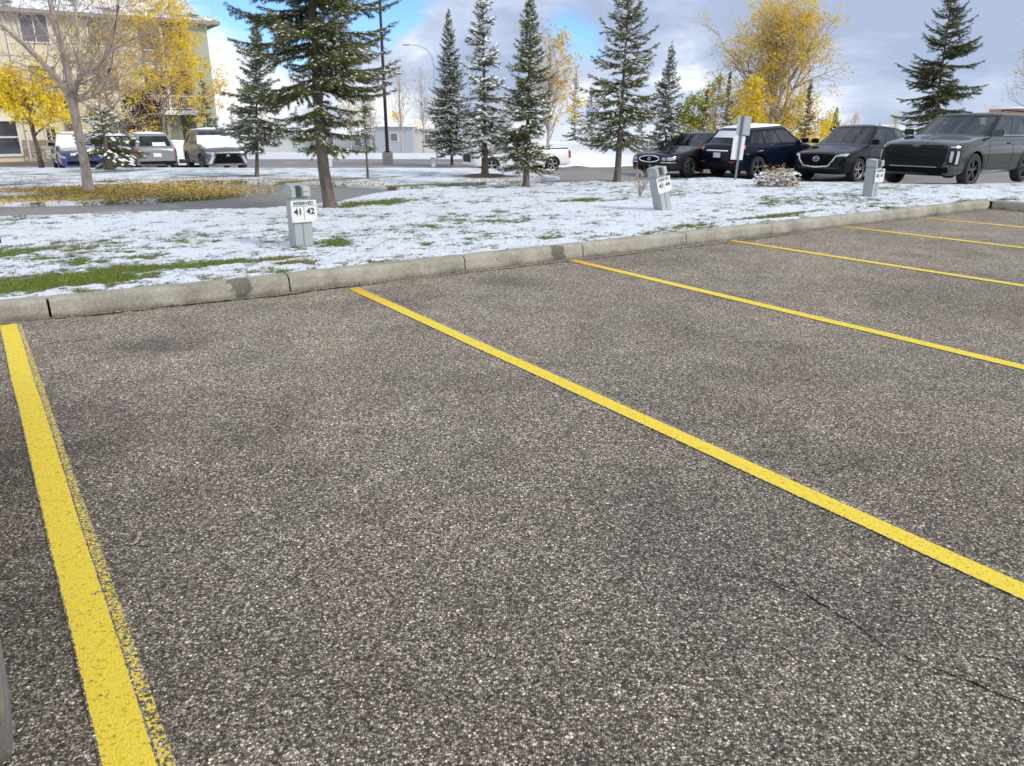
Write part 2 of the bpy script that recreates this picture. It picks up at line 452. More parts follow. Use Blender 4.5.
# ------------------------------------------------------------------ setting
def sheet(name, poly, zf, res, mat, kind='structure', attr=True, skirt=0.0):
    bm = bmesh.new()
    vs = [bm.verts.new((p[0], p[1], 0)) for p in poly]
    bm.faces.new(vs); bmesh.ops.triangulate(bm, faces=bm.faces)
    xs = [p[0] for p in poly]; ys = [p[1] for p in poly]
    for ax, lo, hi in ((0, min(xs), max(xs)), (1, min(ys), max(ys))):
        c = math.floor(lo / res) * res + res
        while c < hi:
            co = [0, 0, 0]; no = [0, 0, 0]; co[ax] = c; no[ax] = 1
            bmesh.ops.bisect_plane(bm, geom=bm.verts[:] + bm.edges[:] + bm.faces[:], plane_co=co, plane_no=no)
            c += res
    bmesh.ops.recalc_face_normals(bm, faces=bm.faces)
    if sum(f.normal.z for f in bm.faces) < 0: bmesh.ops.reverse_faces(bm, faces=bm.faces)
    bmesh.ops.remove_doubles(bm, verts=bm.verts, dist=.0005)
    if skirt:
        r = bmesh.ops.extrude_edge_only(bm, edges=[e for e in bm.edges if e.is_boundary])
        low = {v for v in r['geom'] if isinstance(v, bmesh.types.BMVert)}
    else: low = set()
    for v in bm.verts: v.co.z = zf(v.co.x, v.co.y) - (skirt if v in low else 0)
    me = bpy.data.meshes.new(name); bm.to_mesh(me); bm.free()
    me.polygons.foreach_set('use_smooth', [True] * len(me.polygons))
    if attr: lawn_attrs(me)
    o = link_mesh(name, me, mat); o['kind'] = kind
    return o

# patches where the snow has melted: px, py, radius along, radius across (m), strength, dryness
MELT = []
for px, py, rs, rt, k, dry in (
        (8, 288, .75, .36, .75, 0), (60, 284, .55, .22, .6, 0), (110, 272, .6, .18, .5, 0), (165, 267, .6, .14, .5, .2), (235, 262, .55, .13, .55, .35), (280, 259, .35, .14, .55, .6),
        (72, 262, .3, .12, .5, 0), (140, 257, .3, .12, .45, 0), (62, 243, .14, .1, .6, 0), (20, 246, .22, .12, .45, .1),
        (372, 203, .75, .32, 1.0, .1), (345, 207, .4, .22, .8, .2), (322, 244, .35, .12, .55, .1), (345, 246, .3, .12, .45, .1), (300, 262, .35, .12, .5, .7), (390, 262, .5, .1, .4, .4),
        (425, 245, .22, .12, .5, 0), (455, 246, .2, .1, .45, 0), (522, 238, .16, .1, .6, .2), (548, 238, .14, .14, .6, .1), (585, 200, .45, .22, .8, .1), (610, 201, .3, .12, .5, .1),
        (620, 181, .55, .4, .9, .45), (660, 180, .5, .3, .7, .6), (760, 218, .55, .12, .9, .9), (800, 213, .6, .1, .7, .9), (700, 226, .5, .08, .4, .8), (1000, 201, .8, .12, .9, .8), (968, 202, .4, .1, .8, .9),
        (485, 177, .7, .55, 1.0, .35), (125, 171, 1.1, .5, .8, .1), (255, 176, .35, .3, .6, .5), (88, 190, .7, .6, .9, .9),
        (60, 196, 2.2, .7, .75, .95), (170, 192, 1.9, 1.3, 1.0, 1.0), (120, 186, 2.4, .8, .9, 1.0), (210, 192, .8, 1.2, 1.0, 1.0),
        (120, 180.5, 4.5, .25, .55, .8), (300, 181.5, 2.5, .3, .6, .9), (400, 186.5, 1.6, .3, .55, .9), (500, 182, 1.5, .2, .4, .8), (-60, 260, 1.4, .5, .7, .1)):
    g = ground_at(px, py, .12); MELT.append((*w2st(g), rs, rt, k, dry))

def snow_fields(x, y):
    q0, q1 = x - K0.x, y - K0.y
    s, t = q0 * KD.x + q1 * KD.y, q0 * KN.x + q1 * KN.y
    v = .64 + .62 * (fbm(s * .55, t * .9, 3, 4) - .5) + .62 * (fbm(s * 2.6, t * 3.6, 9, 3) - .5) + 1.15 * (fbm(s * 9, t * 12, 14, 4) - .5)
    dry = np.clip((fbm(s * .5 + 40, t * .8, 21, 3) - .55) * 3, 0, .6)
    wob = .7 + .6 * fbm(s * 2.5, t * 2.5, 33, 3)
    for bs, bt, rs, rt, k, d in MELT:
        e = np.exp(-(((s - bs) / (rs * wob)) ** 2 + ((t - bt) / (rt * wob)) ** 2))
        v = v - e * k * .95; dry = np.maximum(dry * (1 - e), d * e)
    return v, dry

def lawn_attrs(me):
    n = len(me.vertices); co = np.zeros(n * 3, dtype=np.float32); me.vertices.foreach_get('co', co)
    co = co.reshape(-1, 3).astype(float)
    v, d = snow_fields(co[:, 0], co[:, 1])
    a = me.attributes.new('snow', 'FLOAT', 'POINT'); a.data.foreach_set('value', v.astype(np.float32))
    b = me.attributes.new('dry', 'FLOAT', 'POINT'); b.data.foreach_set('value', d.astype(np.float32))

S_CORNER = w2st(ground_at(992, 209, 0))[0]

# the land out to the horizon (one sheet, lies under everything else)
def make_ground():
    xs = np.unique(np.concatenate([np.linspace(-900, -80, 12), np.linspace(-80, 80, 54), np.linspace(80, 900, 12)]))
    ys = np.unique(np.concatenate([np.linspace(-60, 0, 8), np.linspace(0, 140, 60), np.linspace(140, 1500, 24)]))
    X, Y = np.meshgrid(xs, ys); Z = drop(X, Y) - .08 + np.where(Y > 70, 1.2 * (fbm(X * .02, Y * .02, 5) - .5), 0)
    n, m = len(xs), len(ys)
    idx = np.arange(n * m).reshape(m, n)
    f = np.stack([idx[:-1, :-1], idx[:-1, 1:], idx[1:, 1:], idx[1:, :-1]], -1).reshape(-1, 4)
    o = np_mesh('ground', np.stack([X.ravel(), Y.ravel(), Z.ravel()], 1), [f], [M['lawn']], smooth=True)
    a = o.data.attributes.new('snow', 'FLOAT', 'POINT'); a.data.foreach_set('value', np.full(n * m, .62, np.float32))
    b = o.data.attributes.new('dry', 'FLOAT', 'POINT'); b.data.foreach_set('value', np.full(n * m, .6, np.float32))
    o['kind'] = 'structure'
make_ground()

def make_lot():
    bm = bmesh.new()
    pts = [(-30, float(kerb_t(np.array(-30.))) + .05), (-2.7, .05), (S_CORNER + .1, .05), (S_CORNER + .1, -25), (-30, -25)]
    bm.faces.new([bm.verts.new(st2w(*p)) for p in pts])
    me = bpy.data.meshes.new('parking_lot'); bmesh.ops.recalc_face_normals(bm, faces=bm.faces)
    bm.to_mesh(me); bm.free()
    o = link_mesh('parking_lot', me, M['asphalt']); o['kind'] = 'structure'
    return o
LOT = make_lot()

def stripe(a, b, width, z, ghost=0.0, seg=.12, orange=0.0, wob=.004, sd=0):
    a, b = Vector(a), Vector(b); L = (b - a).length; d = (b - a) / L; nrm = Vector((-d.y, d.x))
    n = max(4, int(L / seg)); vs, uv, fs, gh, og = [], [], [], [], []
    for i in range(n + 1):
        l = L * i / n; o = wob * (2 * float(vnoise(np.array(l * 1.3), np.array(sd * 3.1), 5)) - 1)
        for k in (0, 1):
            p = a + d * l + nrm * ((k - .5) * width + o); vs.append((p.x, p.y, z)); uv.append((k, l))
            gh.append(ghost); og.append(max(0, 1 - l / 1.1) * orange)
        if i: fs.append((2 * i - 2, 2 * i, 2 * i + 1, 2 * i - 1))
    me = bpy.data.meshes.new('painted_line'); me.from_pydata(vs, [], [f for f in fs])
    bm = bmesh.new(); bm.from_mesh(me); bmesh.ops.recalc_face_normals(bm, faces=bm.faces)
    if bm.faces[:] and bm.faces[:][0].normal.z < 0: bmesh.ops.reverse_faces(bm, faces=bm.faces)
    bm.to_mesh(me); bm.free()
    ul = me.uv_layers.new(name='UVMap')
    for lp in me.loops: ul.data[lp.index].uv = uv[lp.vertex_index]
    for nm, vals in (('ghost', gh), ('orange', og)):
        at_ = me.attributes.new(nm, 'FLOAT', 'POINT'); at_.data.foreach_set('value', vals)
    return link_mesh('painted_line', me, M['paint'], LOT)

LINES = [((8.5, 325), (129, 766), .124), ((353.5, 288.5), (924, 547), .112), ((573, 260.5), (1024, 367.5), .12), ((731, 240.7), (1024, 286), .12), ((842, 226.5), (1024, 248), .12), ((927, 218.2), (1024, 227.5), .12)]
for i, (a, b, w) in enumerate(LINES):
    A, B = ground_at(*a, 0).xy, ground_at(*b, 0).xy
    D = (B - A).normalized()
    stripe(A, A + D * 6.6, w, .004, orange=.9 if i else 0, sd=i)
    if i < 2:                       # an older, worn coat of paint shows beside the fresh one
        N = Vector((-D.y, D.x)); off = (.073 if i == 0 else .066)
        stripe(A + N * off * .86 + D * .03, A + D * 6.4 + N * (off * 1.10), .042 if i == 0 else .03, .0025, ghost=.96 if i == 0 else 1.14, sd=i + 20)

def crack(pts, w, seed=0):
    rr = random.Random(seed); P = [ground_at(x, y, 0) for x, y in pts]; Q = []
    for a, b in zip(P, P[1:]):
        n = max(2, int((b - a).length / .035))
        for i in range(n): Q.append(a.lerp(b, i / n))
    Q.append(P[-1]); vs, fs = [], []
    N = len(Q); ox = 0
    for i, q in enumerate(Q):
        d = (Q[min(i + 1, N - 1)] - Q[max(i - 1, 0)]).normalized(); nr = Vector((-d.y, d.x, 0))
        ox = ox * .8 + rr.uniform(-.008, .008)
        ww = w * rr.uniform(.15, 1.0) * min(1, 6 * min(i + .2, N - 1 - i + .2) / N)
        for sgn in (-1, 1): vs.append(q + nr * (ox + sgn * ww / 2) + Vector((0, 0, .0035)))
        if i: fs.append((2 * i - 2, 2 * i - 1, 2 * i + 1, 2 * i))
    mb = MB(); mb.add(vs, fs); mb.build('crack', M['crack'], LOT)
crack([(740, 570), (800, 592), (850, 622), (888, 647), (930, 665), (975, 685), (1024, 706), (1090, 738)], .009, 1)
crack([(700, 575), (760, 580), (800, 600), (840, 612)], .004, 2)
crack([(960, 652), (1000, 660), (1024, 664)], .004, 3)
crack([(34, 346), (60, 342), (85, 340), (115, 337)], .012, 4)
crack([(20, 322), (100, 315), (150, 309), (215, 302), (280, 296), (330, 289), (400, 281)], .045, 5)
crack([(400, 281), (470, 273), (530, 266), (600, 258), (700, 246), (820, 231)], .03, 6)
crack([(560, 480), (640, 500), (720, 540), (800, 590)], .003, 7)

def make_kerb():
    joints = []
    for px in (50, 290, 465, 583, 686, 772, 841):
        a = None
        for s in np.linspace(-6, 11.5, 2400):           # where each joint stands along the kerb
            p = st2w(s, float(kerb_t(np.array(s)))); v = p - Vector((0, 0, EYE))
            x = CX + F * v.x / (v.y * CP - v.z * SP)
            if x >= px: a = s; break
        joints.append(a)
    cuts = [-18, -12, -7.4] + joints + [9.3, S_CORNER]
    prof = [(0, -.05), (.004, .02), (.012, .10), (.02, .132), (.038, .149), (.07, .153), (.158, .155), (.16, -.05)]
    mb = MB(); gap = .009
    rr = random.Random(3)
    def chip(l, t): return .012 * max(0.0, float(fbm(np.array(l * 5.0), np.array(t * 40.0), 71, 3)) - .58) / .2
    def run(fn, a, b):
        n = max(2, int((b - a) / .12)); rings = []
        for i in range(n + 1):
            l = a + (b - a) * i / n
            for j, (t, z) in enumerate(prof):
                e = .004 if 0 < j < 7 else 0
                sh = .006 if i in (0, n) and 2 < j < 6 else 0
                rings.append(fn(l, t + rr.uniform(-e, e) * .8, z + rr.uniform(-e, e) * .6 - sh - (chip(l, t) if 2 < j < 6 else 0)))
        k = len(prof); fs = [(i * k + j, (i + 1) * k + j, (i + 1) * k + j + 1, i * k + j + 1) for i in range(n) for j in range(k - 1)]
        fs += [tuple(range(k)), tuple(n * k + j for j in reversed(range(k)))]
        mb.add(rings, fs)
    for i in range(len(cuts) - 1):
        a, b = cuts[i], cuts[i + 1]; off = rr.uniform(-.004, .004)
        run(lambda l, t, z: st2w(l, float(kerb_t(np.array(l))) + t + off, z), a + gap * rr.uniform(.3, 1.2), b - gap * rr.uniform(.3, 1.2))
    for a, b in ((.18, 2.2), (2.2, 5.0), (5.0, 9.0), (9, 14)):
        run(lambda l, t, z: st2w(S_CORNER - .01 + t, .16 - l, z), a + .006, b - .006)
    o = mb.build('kerb', M['kerb'], None, smooth=True); o['kind'] = 'structure'
    mb = MB()                                            # dark earth showing in the joints
    for c in cuts[1:-1]: mb.add([st2w(c - .03, float(kerb_t(np.array(c))) + .03, -.02), st2w(c + .03, float(kerb_t(np.array(c))) + .03, -.02), st2w(c + .03, float(kerb_t(np.array(c))) + .06, .13), st2w(c - .03, float(kerb_t(np.array(c))) + .06, .13)], [(0, 1, 2, 3)])
    mb.build('joint_filler', M['crack'], o)
make_kerb()

# the lawn between the lot and the path: a fine displaced sheet in kerb coordinates
BACK = [(-100, 219), (0, 217.5), (100, 215.5), (170, 213), (240, 210), (290, 207.5), (330, 203.5), (350, 199), (370, 195), (396, 191.5), (446, 188), (526, 185), (579, 183), (640, 181), (700, 179)]
bk = [w2st(ground_at(x, y, .06)) for x, y in BACK]
rk = [w2st(ground_at(x, y, .06)) for x, y in ((760, 182), (860, 184.5), (960, 189.5), (1024, 190.5))]
m_ = bk[-1][0]; rk2 = []
for q in rk:
    m_ = max(m_ + .25, q[0]); rk2.append((m_, q[1]))
bk = [(-16, 11.6)] + bk + rk2 + [(m_ + 1.2, -2), (m_ + 2.6, -5), (m_ + 4, -8)]
bks, bkt = np.array([b[0] for b in bk]), np.array([b[1] for b in bk])
def lawn_z(x, y, s, t, tm):
    edge = sstep((tm - t) / .5)
    v, d = snow_fields(x, y)
    sn = sstep((v - .3) / .3)
    z = .125 + .03 * (fbm(s * .5, t * .5, 50, 3) - .5) + sn * .012 + .030 * (fbm(s * 7, t * 7, 51, 4) - .5) + 0.026 * (fbm(s * 20, t * 22, 52, 3) - .5)
    return z * (.45 + .55 * edge) + drop(x, y), v, d

def lawn_block(s0, s1, ds, tmin, rows):
    ss = np.arange(s0, s1 + ds / 2, ds)
    tm = np.interp(ss, bks, bkt); t0 = tmin(ss)
    w = rows ** 1.45
    T = t0[:, None] + (tm - t0)[:, None] * w[None, :]
    Sx = np.repeat(ss[:, None], len(rows), 1)
    return ss, Sx, T, tm

def make_lawn():
    V, Fs, SN, DR = [], [], [], []; base = 0
    rows = np.linspace(0, 1, 130)
    for s0, s1, ds, tmin in ((-16, -6.0, .12, lambda s: kerb_t(s) + .155), (-6.0, S_CORNER + .15, .045, lambda s: kerb_t(s) + .155), (S_CORNER + .15, 18.9, .09, lambda s: np.full_like(s, -7.9))):
        n = int(round((s1 - s0) / ds)); ss = np.linspace(s0, s1, n + 1)
        tm = np.interp(ss, bks, bkt); t0 = tmin(ss)
        T = t0[:, None] + (tm - t0)[:, None] * (rows ** (1.45 if s1 < 15 else 1.0))[None, :]
        Sx = np.repeat(ss[:, None], len(rows), 1)
        X = K0.x + KD.x * Sx + KN.x * T; Y = K0.y + KD.y * Sx + KN.y * T
        Z, v, d = lawn_z(X, Y, Sx, T, tm[:, None])
        Z[:, -1] -= .12
        V.append(np.stack([X.ravel(), Y.ravel(), Z.ravel()], 1)); SN.append(v.ravel()); DR.append(d.ravel())
        idx = np.arange(X.size).reshape(X.shape) + base; base += X.size
        Fs.append(np.stack([idx[:-1, :-1], idx[1:, :-1], idx[1:, 1:], idx[:-1, 1:]], -1).reshape(-1, 4))
    o = np_mesh('lawn', np.concatenate(V), [np.concatenate(Fs)], [M['lawn']], smooth=True)
    for nm, vals in (('snow', SN), ('dry', DR)):
        a = o.data.attributes.new(nm, 'FLOAT', 'POINT'); a.data.foreach_set('value', np.concatenate(vals).astype(np.float32))
    o['kind'] = 'structure'
make_lawn()

def make_grit():
    P = []
    for _ in range(900):
        s_ = rnd.uniform(-5, S_CORNER); P.append(st2w(s_, float(kerb_t(np.array(s_))) - abs(rnd.gauss(0, .05)) - .004, .004))
    P = np.array([tuple(p) for p in P]); n = len(P); sz = rng.uniform(.003, .009, n)[:, None]
    a = rng.normal(size=(n, 3)); a /= np.linalg.norm(a, axis=1)[:, None]; b = np.cross(a, rng.normal(size=(n, 3))); b /= np.linalg.norm(b, axis=1)[:, None]; c = np.cross(a, b)
    P[:, 2] += sz[:, 0] * .4
    V = np.stack([P + a * sz, P + b * sz, P - a * sz, P - b * sz, P + c * sz * .7, P - c * sz * .7], 1).reshape(-1, 3); base = (np.arange(n) * 6)[:, None]
    f = np.concatenate([base + np.array([q]) for q in ((0, 1, 4), (1, 2, 4), (2, 3, 4), (3, 0, 4), (1, 0, 5), (2, 1, 5), (3, 2, 5), (0, 3, 5))])
    o = np_mesh('gutter_grit', V, [f], [M['kerb'], M['mulch'], M['leaf_litter']], [np.tile(rng.choice([0, 1, 2], n, p=[.45, .3, .25]), 8)])
    tag(o, 'fine grit and leaf crumbs along the foot of the kerb', 'grit', kind='stuff')
make_grit()

def G2(pts, off=.05): return [ground_at(x, y, off).xy for x, y in pts]
# asphalt of the path, the lane and the parking areas beyond the lawn
def road_z(x, y): return float(drop(x, y)) + .05
def make_roads():
    xs = np.arange(-46, 48.1, 1.0); ys = np.arange(5.0, 60.1, .5)
    X, Y = np.meshgrid(xs, ys); q0, q1 = X - K0.x, Y - K0.y
    s, t = q0 * KD.x + q1 * KD.y, q0 * KN.x + q1 * KN.y
    Z = drop(X, Y) + .05
    idx = np.arange(X.size).reshape(X.shape)
    keep = ((t > .8) | (s > S_CORNER + .9)) & ((Y < 45.5) | ((Y < 58) & (X < -1)))
    k = keep[:-1, :-1] & keep[:-1, 1:] & keep[1:, 1:] & keep[1:, :-1]
    f = np.stack([idx[:-1, :-1], idx[:-1, 1:], idx[1:, 1:], idx[1:, :-1]], -1)[k]
    o = np_mesh('road', np.stack([X.ravel(), Y.ravel(), Z.ravel()], 1), [f], [M['road']], smooth=True); o['kind'] = 'structure'
make_roads()
def turf_z(h): return lambda x, y: float(drop(x, y)) + h + .03 * (float(fbm(np.array(x * 1.2), np.array(y * 1.2), 60, 3)) - .5)
UP = [(-160, 182), (0, 181.5), (200, 181), (300, 182), (350, 184.5), (400, 187.5), (450, 185.5), (500, 182.5), (545, 179), (560, 177), (545, 174.5), (530, 172), (480, 168.5), (440, 168), (388, 168), (240, 168), (60, 167.5), (-160, 167.5)]
sheet('upper_lawn', G2(UP, .12), turf_z(.13), .22, M['lawn'], skirt=.09)
ISL = [(-160, 183.5), (0, 184), (60, 182.6), (100, 182.2), (170, 184), (220, 188), (238, 191), (240, 193), (220, 195.5), (150, 199.5), (80, 202), (0, 203), (-160, 204)]
sheet('leafy_lawn', G2(ISL, .12), turf_z(.12), .2, M['lawn'], skirt=.08)
sheet('patio', G2([(-60, 166), (46, 164.5), (40, 157), (22, 154), (-60, 155)], .06), lambda x, y: float(drop(x, y)) + .07, 1.0, M['patio'], attr=False)

# grass blades where the snow has gone, sparse ones through it
def make_grass():
    n = 330000
    s = rng.uniform(-5.5, 15, n); r = rng.uniform(0, 1, n) ** 1.7
    tm = np.interp(s, bks, bkt); t0 = np.where(s > S_CORNER + .2, -1.5, kerb_t(s) + .16)
    t = t0 + (tm - t0) * r
    x = K0.x + KD.x * s + KN.x * t; y = K0.y + KD.y * s + KN.y * t
    z, v, d = lawn_z(x, y, s, t, tm)
    p = np.clip((.50 - v) / .22, .05, 1) * np.where(v < .42, 1, .5)
    k = rng.uniform(0, 1, n) < p
    s, t, x, y, z, v, d = (a[k] for a in (s, t, x, y, z, v, d))
    n = len(x); az = rng.uniform(0, 2 * np.pi, n); h = rng.uniform(.02, .05, n) * np.where(v < .40, 1, .62); w = rng.uniform(.0025, .005, n); le = rng.uniform(.2, .9, n) * h
    ca, sa = np.cos(az), np.sin(az); lz = az + rng.uniform(-.8, .8, n) + 1.57
    b = np.stack([x, y, z - .008], 1)
    v0 = b + np.stack([ca * w, sa * w, 0 * w], 1); v1 = b - np.stack([ca * w, sa * w, 0 * w], 1)
    v2 = b + np.stack([np.cos(lz) * le, np.sin(lz) * le, h], 1)
    V = np.stack([v0, v1, v2], 1).reshape(-1, 3); f = np.arange(3 * n).reshape(-1, 3)
    mi = (rng.uniform(0, 1, n) < d * .85 + .08).astype(int)
    o = np_mesh('grass', V, [f], [M['blade'], M['blade_dry']], [mi]); tag(o, 'short green and dry grass poking through the thin snow', 'grass', kind='stuff')
make_grass()

def make_litter():
    P = []
    def spread(cx, cy, rs, rt, n):
        g = ground_at(cx, cy, .13); s0, t0 = w2st(g)
        for _ in range(n):
            a, b = rnd.gauss(0, .5), rnd.gauss(0, .5); P.append((s0 + a * rs, t0 + b * rt, g.z))
    spread(160, 192, 2.6, 1.6, 3200); spread(105, 187, 3.2, 1.1, 3000); spread(60, 199, 3.0, .5, 1200); spread(205, 192, 1.0, 1.4, 1500)
    spread(88, 191, 1.6, 1.2, 500)
    L = []
    for p in P: L.append(st2w(p[0], p[1], 0))
    for (xa, ya), (xb, yb), n in (((0, 181), (300, 181), 700), ((300, 181.5), (400, 187), 500), ((400, 187), (545, 178.5), 300), ((-30, 202), (150, 198.5), 350)):
        A, B = ground_at(xa, ya, .1), ground_at(xb, yb, .1)
        for _ in range(n):
            q = A.lerp(B, rnd.random()); L.append(q + Vector((rnd.gauss(0, .16), rnd.gauss(0, .22), 0)))
    for _ in range(45):
        L.append(st2w(rnd.uniform(-5, 4), rnd.uniform(.3, 7), 0))
    L = np.array([(q.x, q.y) for q in L]); n = len(L)
    z = drop(L[:, 0], L[:, 1]) + .128 + rng.uniform(0, .018, n)
    c = np.stack([L[:, 0], L[:, 1], z], 1); sz = rng.uniform(.014, .034, n)[:, None]
    a = rng.normal(size=(n, 3)); a[:, 2] *= .45; a /= np.linalg.norm(a, axis=1)[:, None]
    b = np.cross(a, rng.normal(size=(n, 3)) * .3 + np.array([0, 0, 1.])); b /= np.linalg.norm(b, axis=1)[:, None]
    V = np.stack([c - a * sz, c + b * sz * .7, c + a * sz, c - b * sz * .7], 1).reshape(-1, 3)
    o = np_mesh('fallen_leaves', V, [np.arange(4 * n).reshape(-1, 4)], [M['leaf_litter'], M['leaf_gold']], [(rng.uniform(0, 1, n) < .14).astype(int)])
    tag(o, 'orange and brown fallen leaves on the lawn under the bare tree', 'fallen leaves', kind='stuff')
make_litter()

# ------------------------------------------------------------------ trees
def orth(d):
    up = np.where(np.abs(d[:, 2:3]) < .9, np.array([[0, 0, 1.]]), np.array([[1., 0, 0]]))
    a = np.cross(d, up); a /= np.linalg.norm(a, axis=1)[:, None] + 1e-9
    return a, np.cross(d, a)

def prisms(seg, n=4):
    """seg rows ax ay az bx by bz ra rb -> verts, quads"""
    seg = np.asarray(seg, float); A, B = seg[:, :3], seg[:, 3:6]
    d = B - A; d /= np.linalg.norm(d, axis=1)[:, None] + 1e-9
    a, b = orth(d); vs = []
    for P, rr in ((A, seg[:, 6:7]), (B, seg[:, 7:8])):
        for k in range(n):
            th = 2 * math.pi * k / n
            vs.append(P + (a * math.cos(th) + b * math.sin(th)) * rr)
    V = np.stack(vs, 1); N = len(seg); base = (np.arange(N) * 2 * n)[:, None]
    fs = [base + np.array([[k, (k + 1) % n, n + (k + 1) % n, n + k]]) for k in range(n)]
    return V.reshape(-1, 3), np.concatenate(fs)

def needle_tris(tw, dens, ln, wd, r):
    """tw rows a(3) b(3): brushes of thin needles round each twig"""
    tw = np.asarray(tw); A, B = tw[:, :3], tw[:, 3:6]; L = np.linalg.norm(B - A, axis=1)
    cnt = np.maximum(3, (L * dens)).astype(int); i = np.repeat(np.arange(len(tw)), cnt); n = len(i)
    u = r.uniform(0, 1.02, n)[:, None]; P = A[i] + (B[i] - A[i]) * u
    d = (B - A) / (L[:, None] + 1e-9); a, b = orth(d); d, a, b = d[i], a[i], b[i]
    th = r.uniform(0, 2 * np.pi, n)[:, None]; rad = a * np.cos(th) + b * np.sin(th)
    dirn = d * r.uniform(.35, 1.0, n)[:, None] + rad * r.uniform(.5, 1.0, n)[:, None]; dirn /= np.linalg.norm(dirn, axis=1)[:, None]
    side = np.cross(dirn, r.normal(size=(n, 3))); side /= np.linalg.norm(side, axis=1)[:, None] + 1e-9
    l = (ln * r.uniform(.7, 1.2, n))[:, None]
    V = np.stack([P - side * wd, P + side * wd, P + dirn * l], 1).reshape(-1, 3)
    return V, np.arange(3 * n).reshape(-1, 3), i

def snow_lumps(tw, dens, size, r):
    tw = np.asarray(tw)
    if not len(tw): return np.zeros((0, 3)), np.zeros((0, 3), int)
    A, B = tw[:, :3], tw[:, 3:6]; L = np.linalg.norm(B - A, axis=1)
    cnt = np.maximum(1, r.poisson(L * dens)); i = np.repeat(np.arange(len(tw)), cnt); n = len(i)
    P = A[i] + (B[i] - A[i]) * r.uniform(0, 1, n)[:, None] + np.array([0, 0, size * .35])
    d = (B - A)[i]; d[:, 2] *= .6; d /= np.linalg.norm(d, axis=1)[:, None] + 1e-9
    a = np.cross(d, np.array([[0, 0, 1.]])); a /= np.linalg.norm(a, axis=1)[:, None] + 1e-9
    sz = (size * r.uniform(.5, 1.5, n))[:, None]; up = np.array([[0, 0, 1.]]) * sz
    pts = [P - d * sz * 1.5, P - d * sz * .5 + a * sz * .75, P + d * sz * .7 + a * sz * .6, P + d * sz * 1.5, P + d * sz * .5 - a * sz * .75, P - d * sz * .7 - a * sz * .6, P + up * .75 - d * sz * .3, P + up * .6 + d * sz * .5, P - up * .3]
    V = np.stack(pts, 1).reshape(-1, 3); base = (np.arange(n) * 9)[:, None]
    F3 = [(0, 1, 6), (1, 2, 7), (1, 7, 6), (2, 3, 7), (3, 4, 7), (4, 5, 6), (4, 6, 7), (5, 0, 6), (1, 0, 8), (2, 1, 8), (3, 2, 8), (4, 3, 8), (5, 4, 8), (0, 5, 8)]
    return V, np.concatenate([base + np.array([f]) for f in F3])

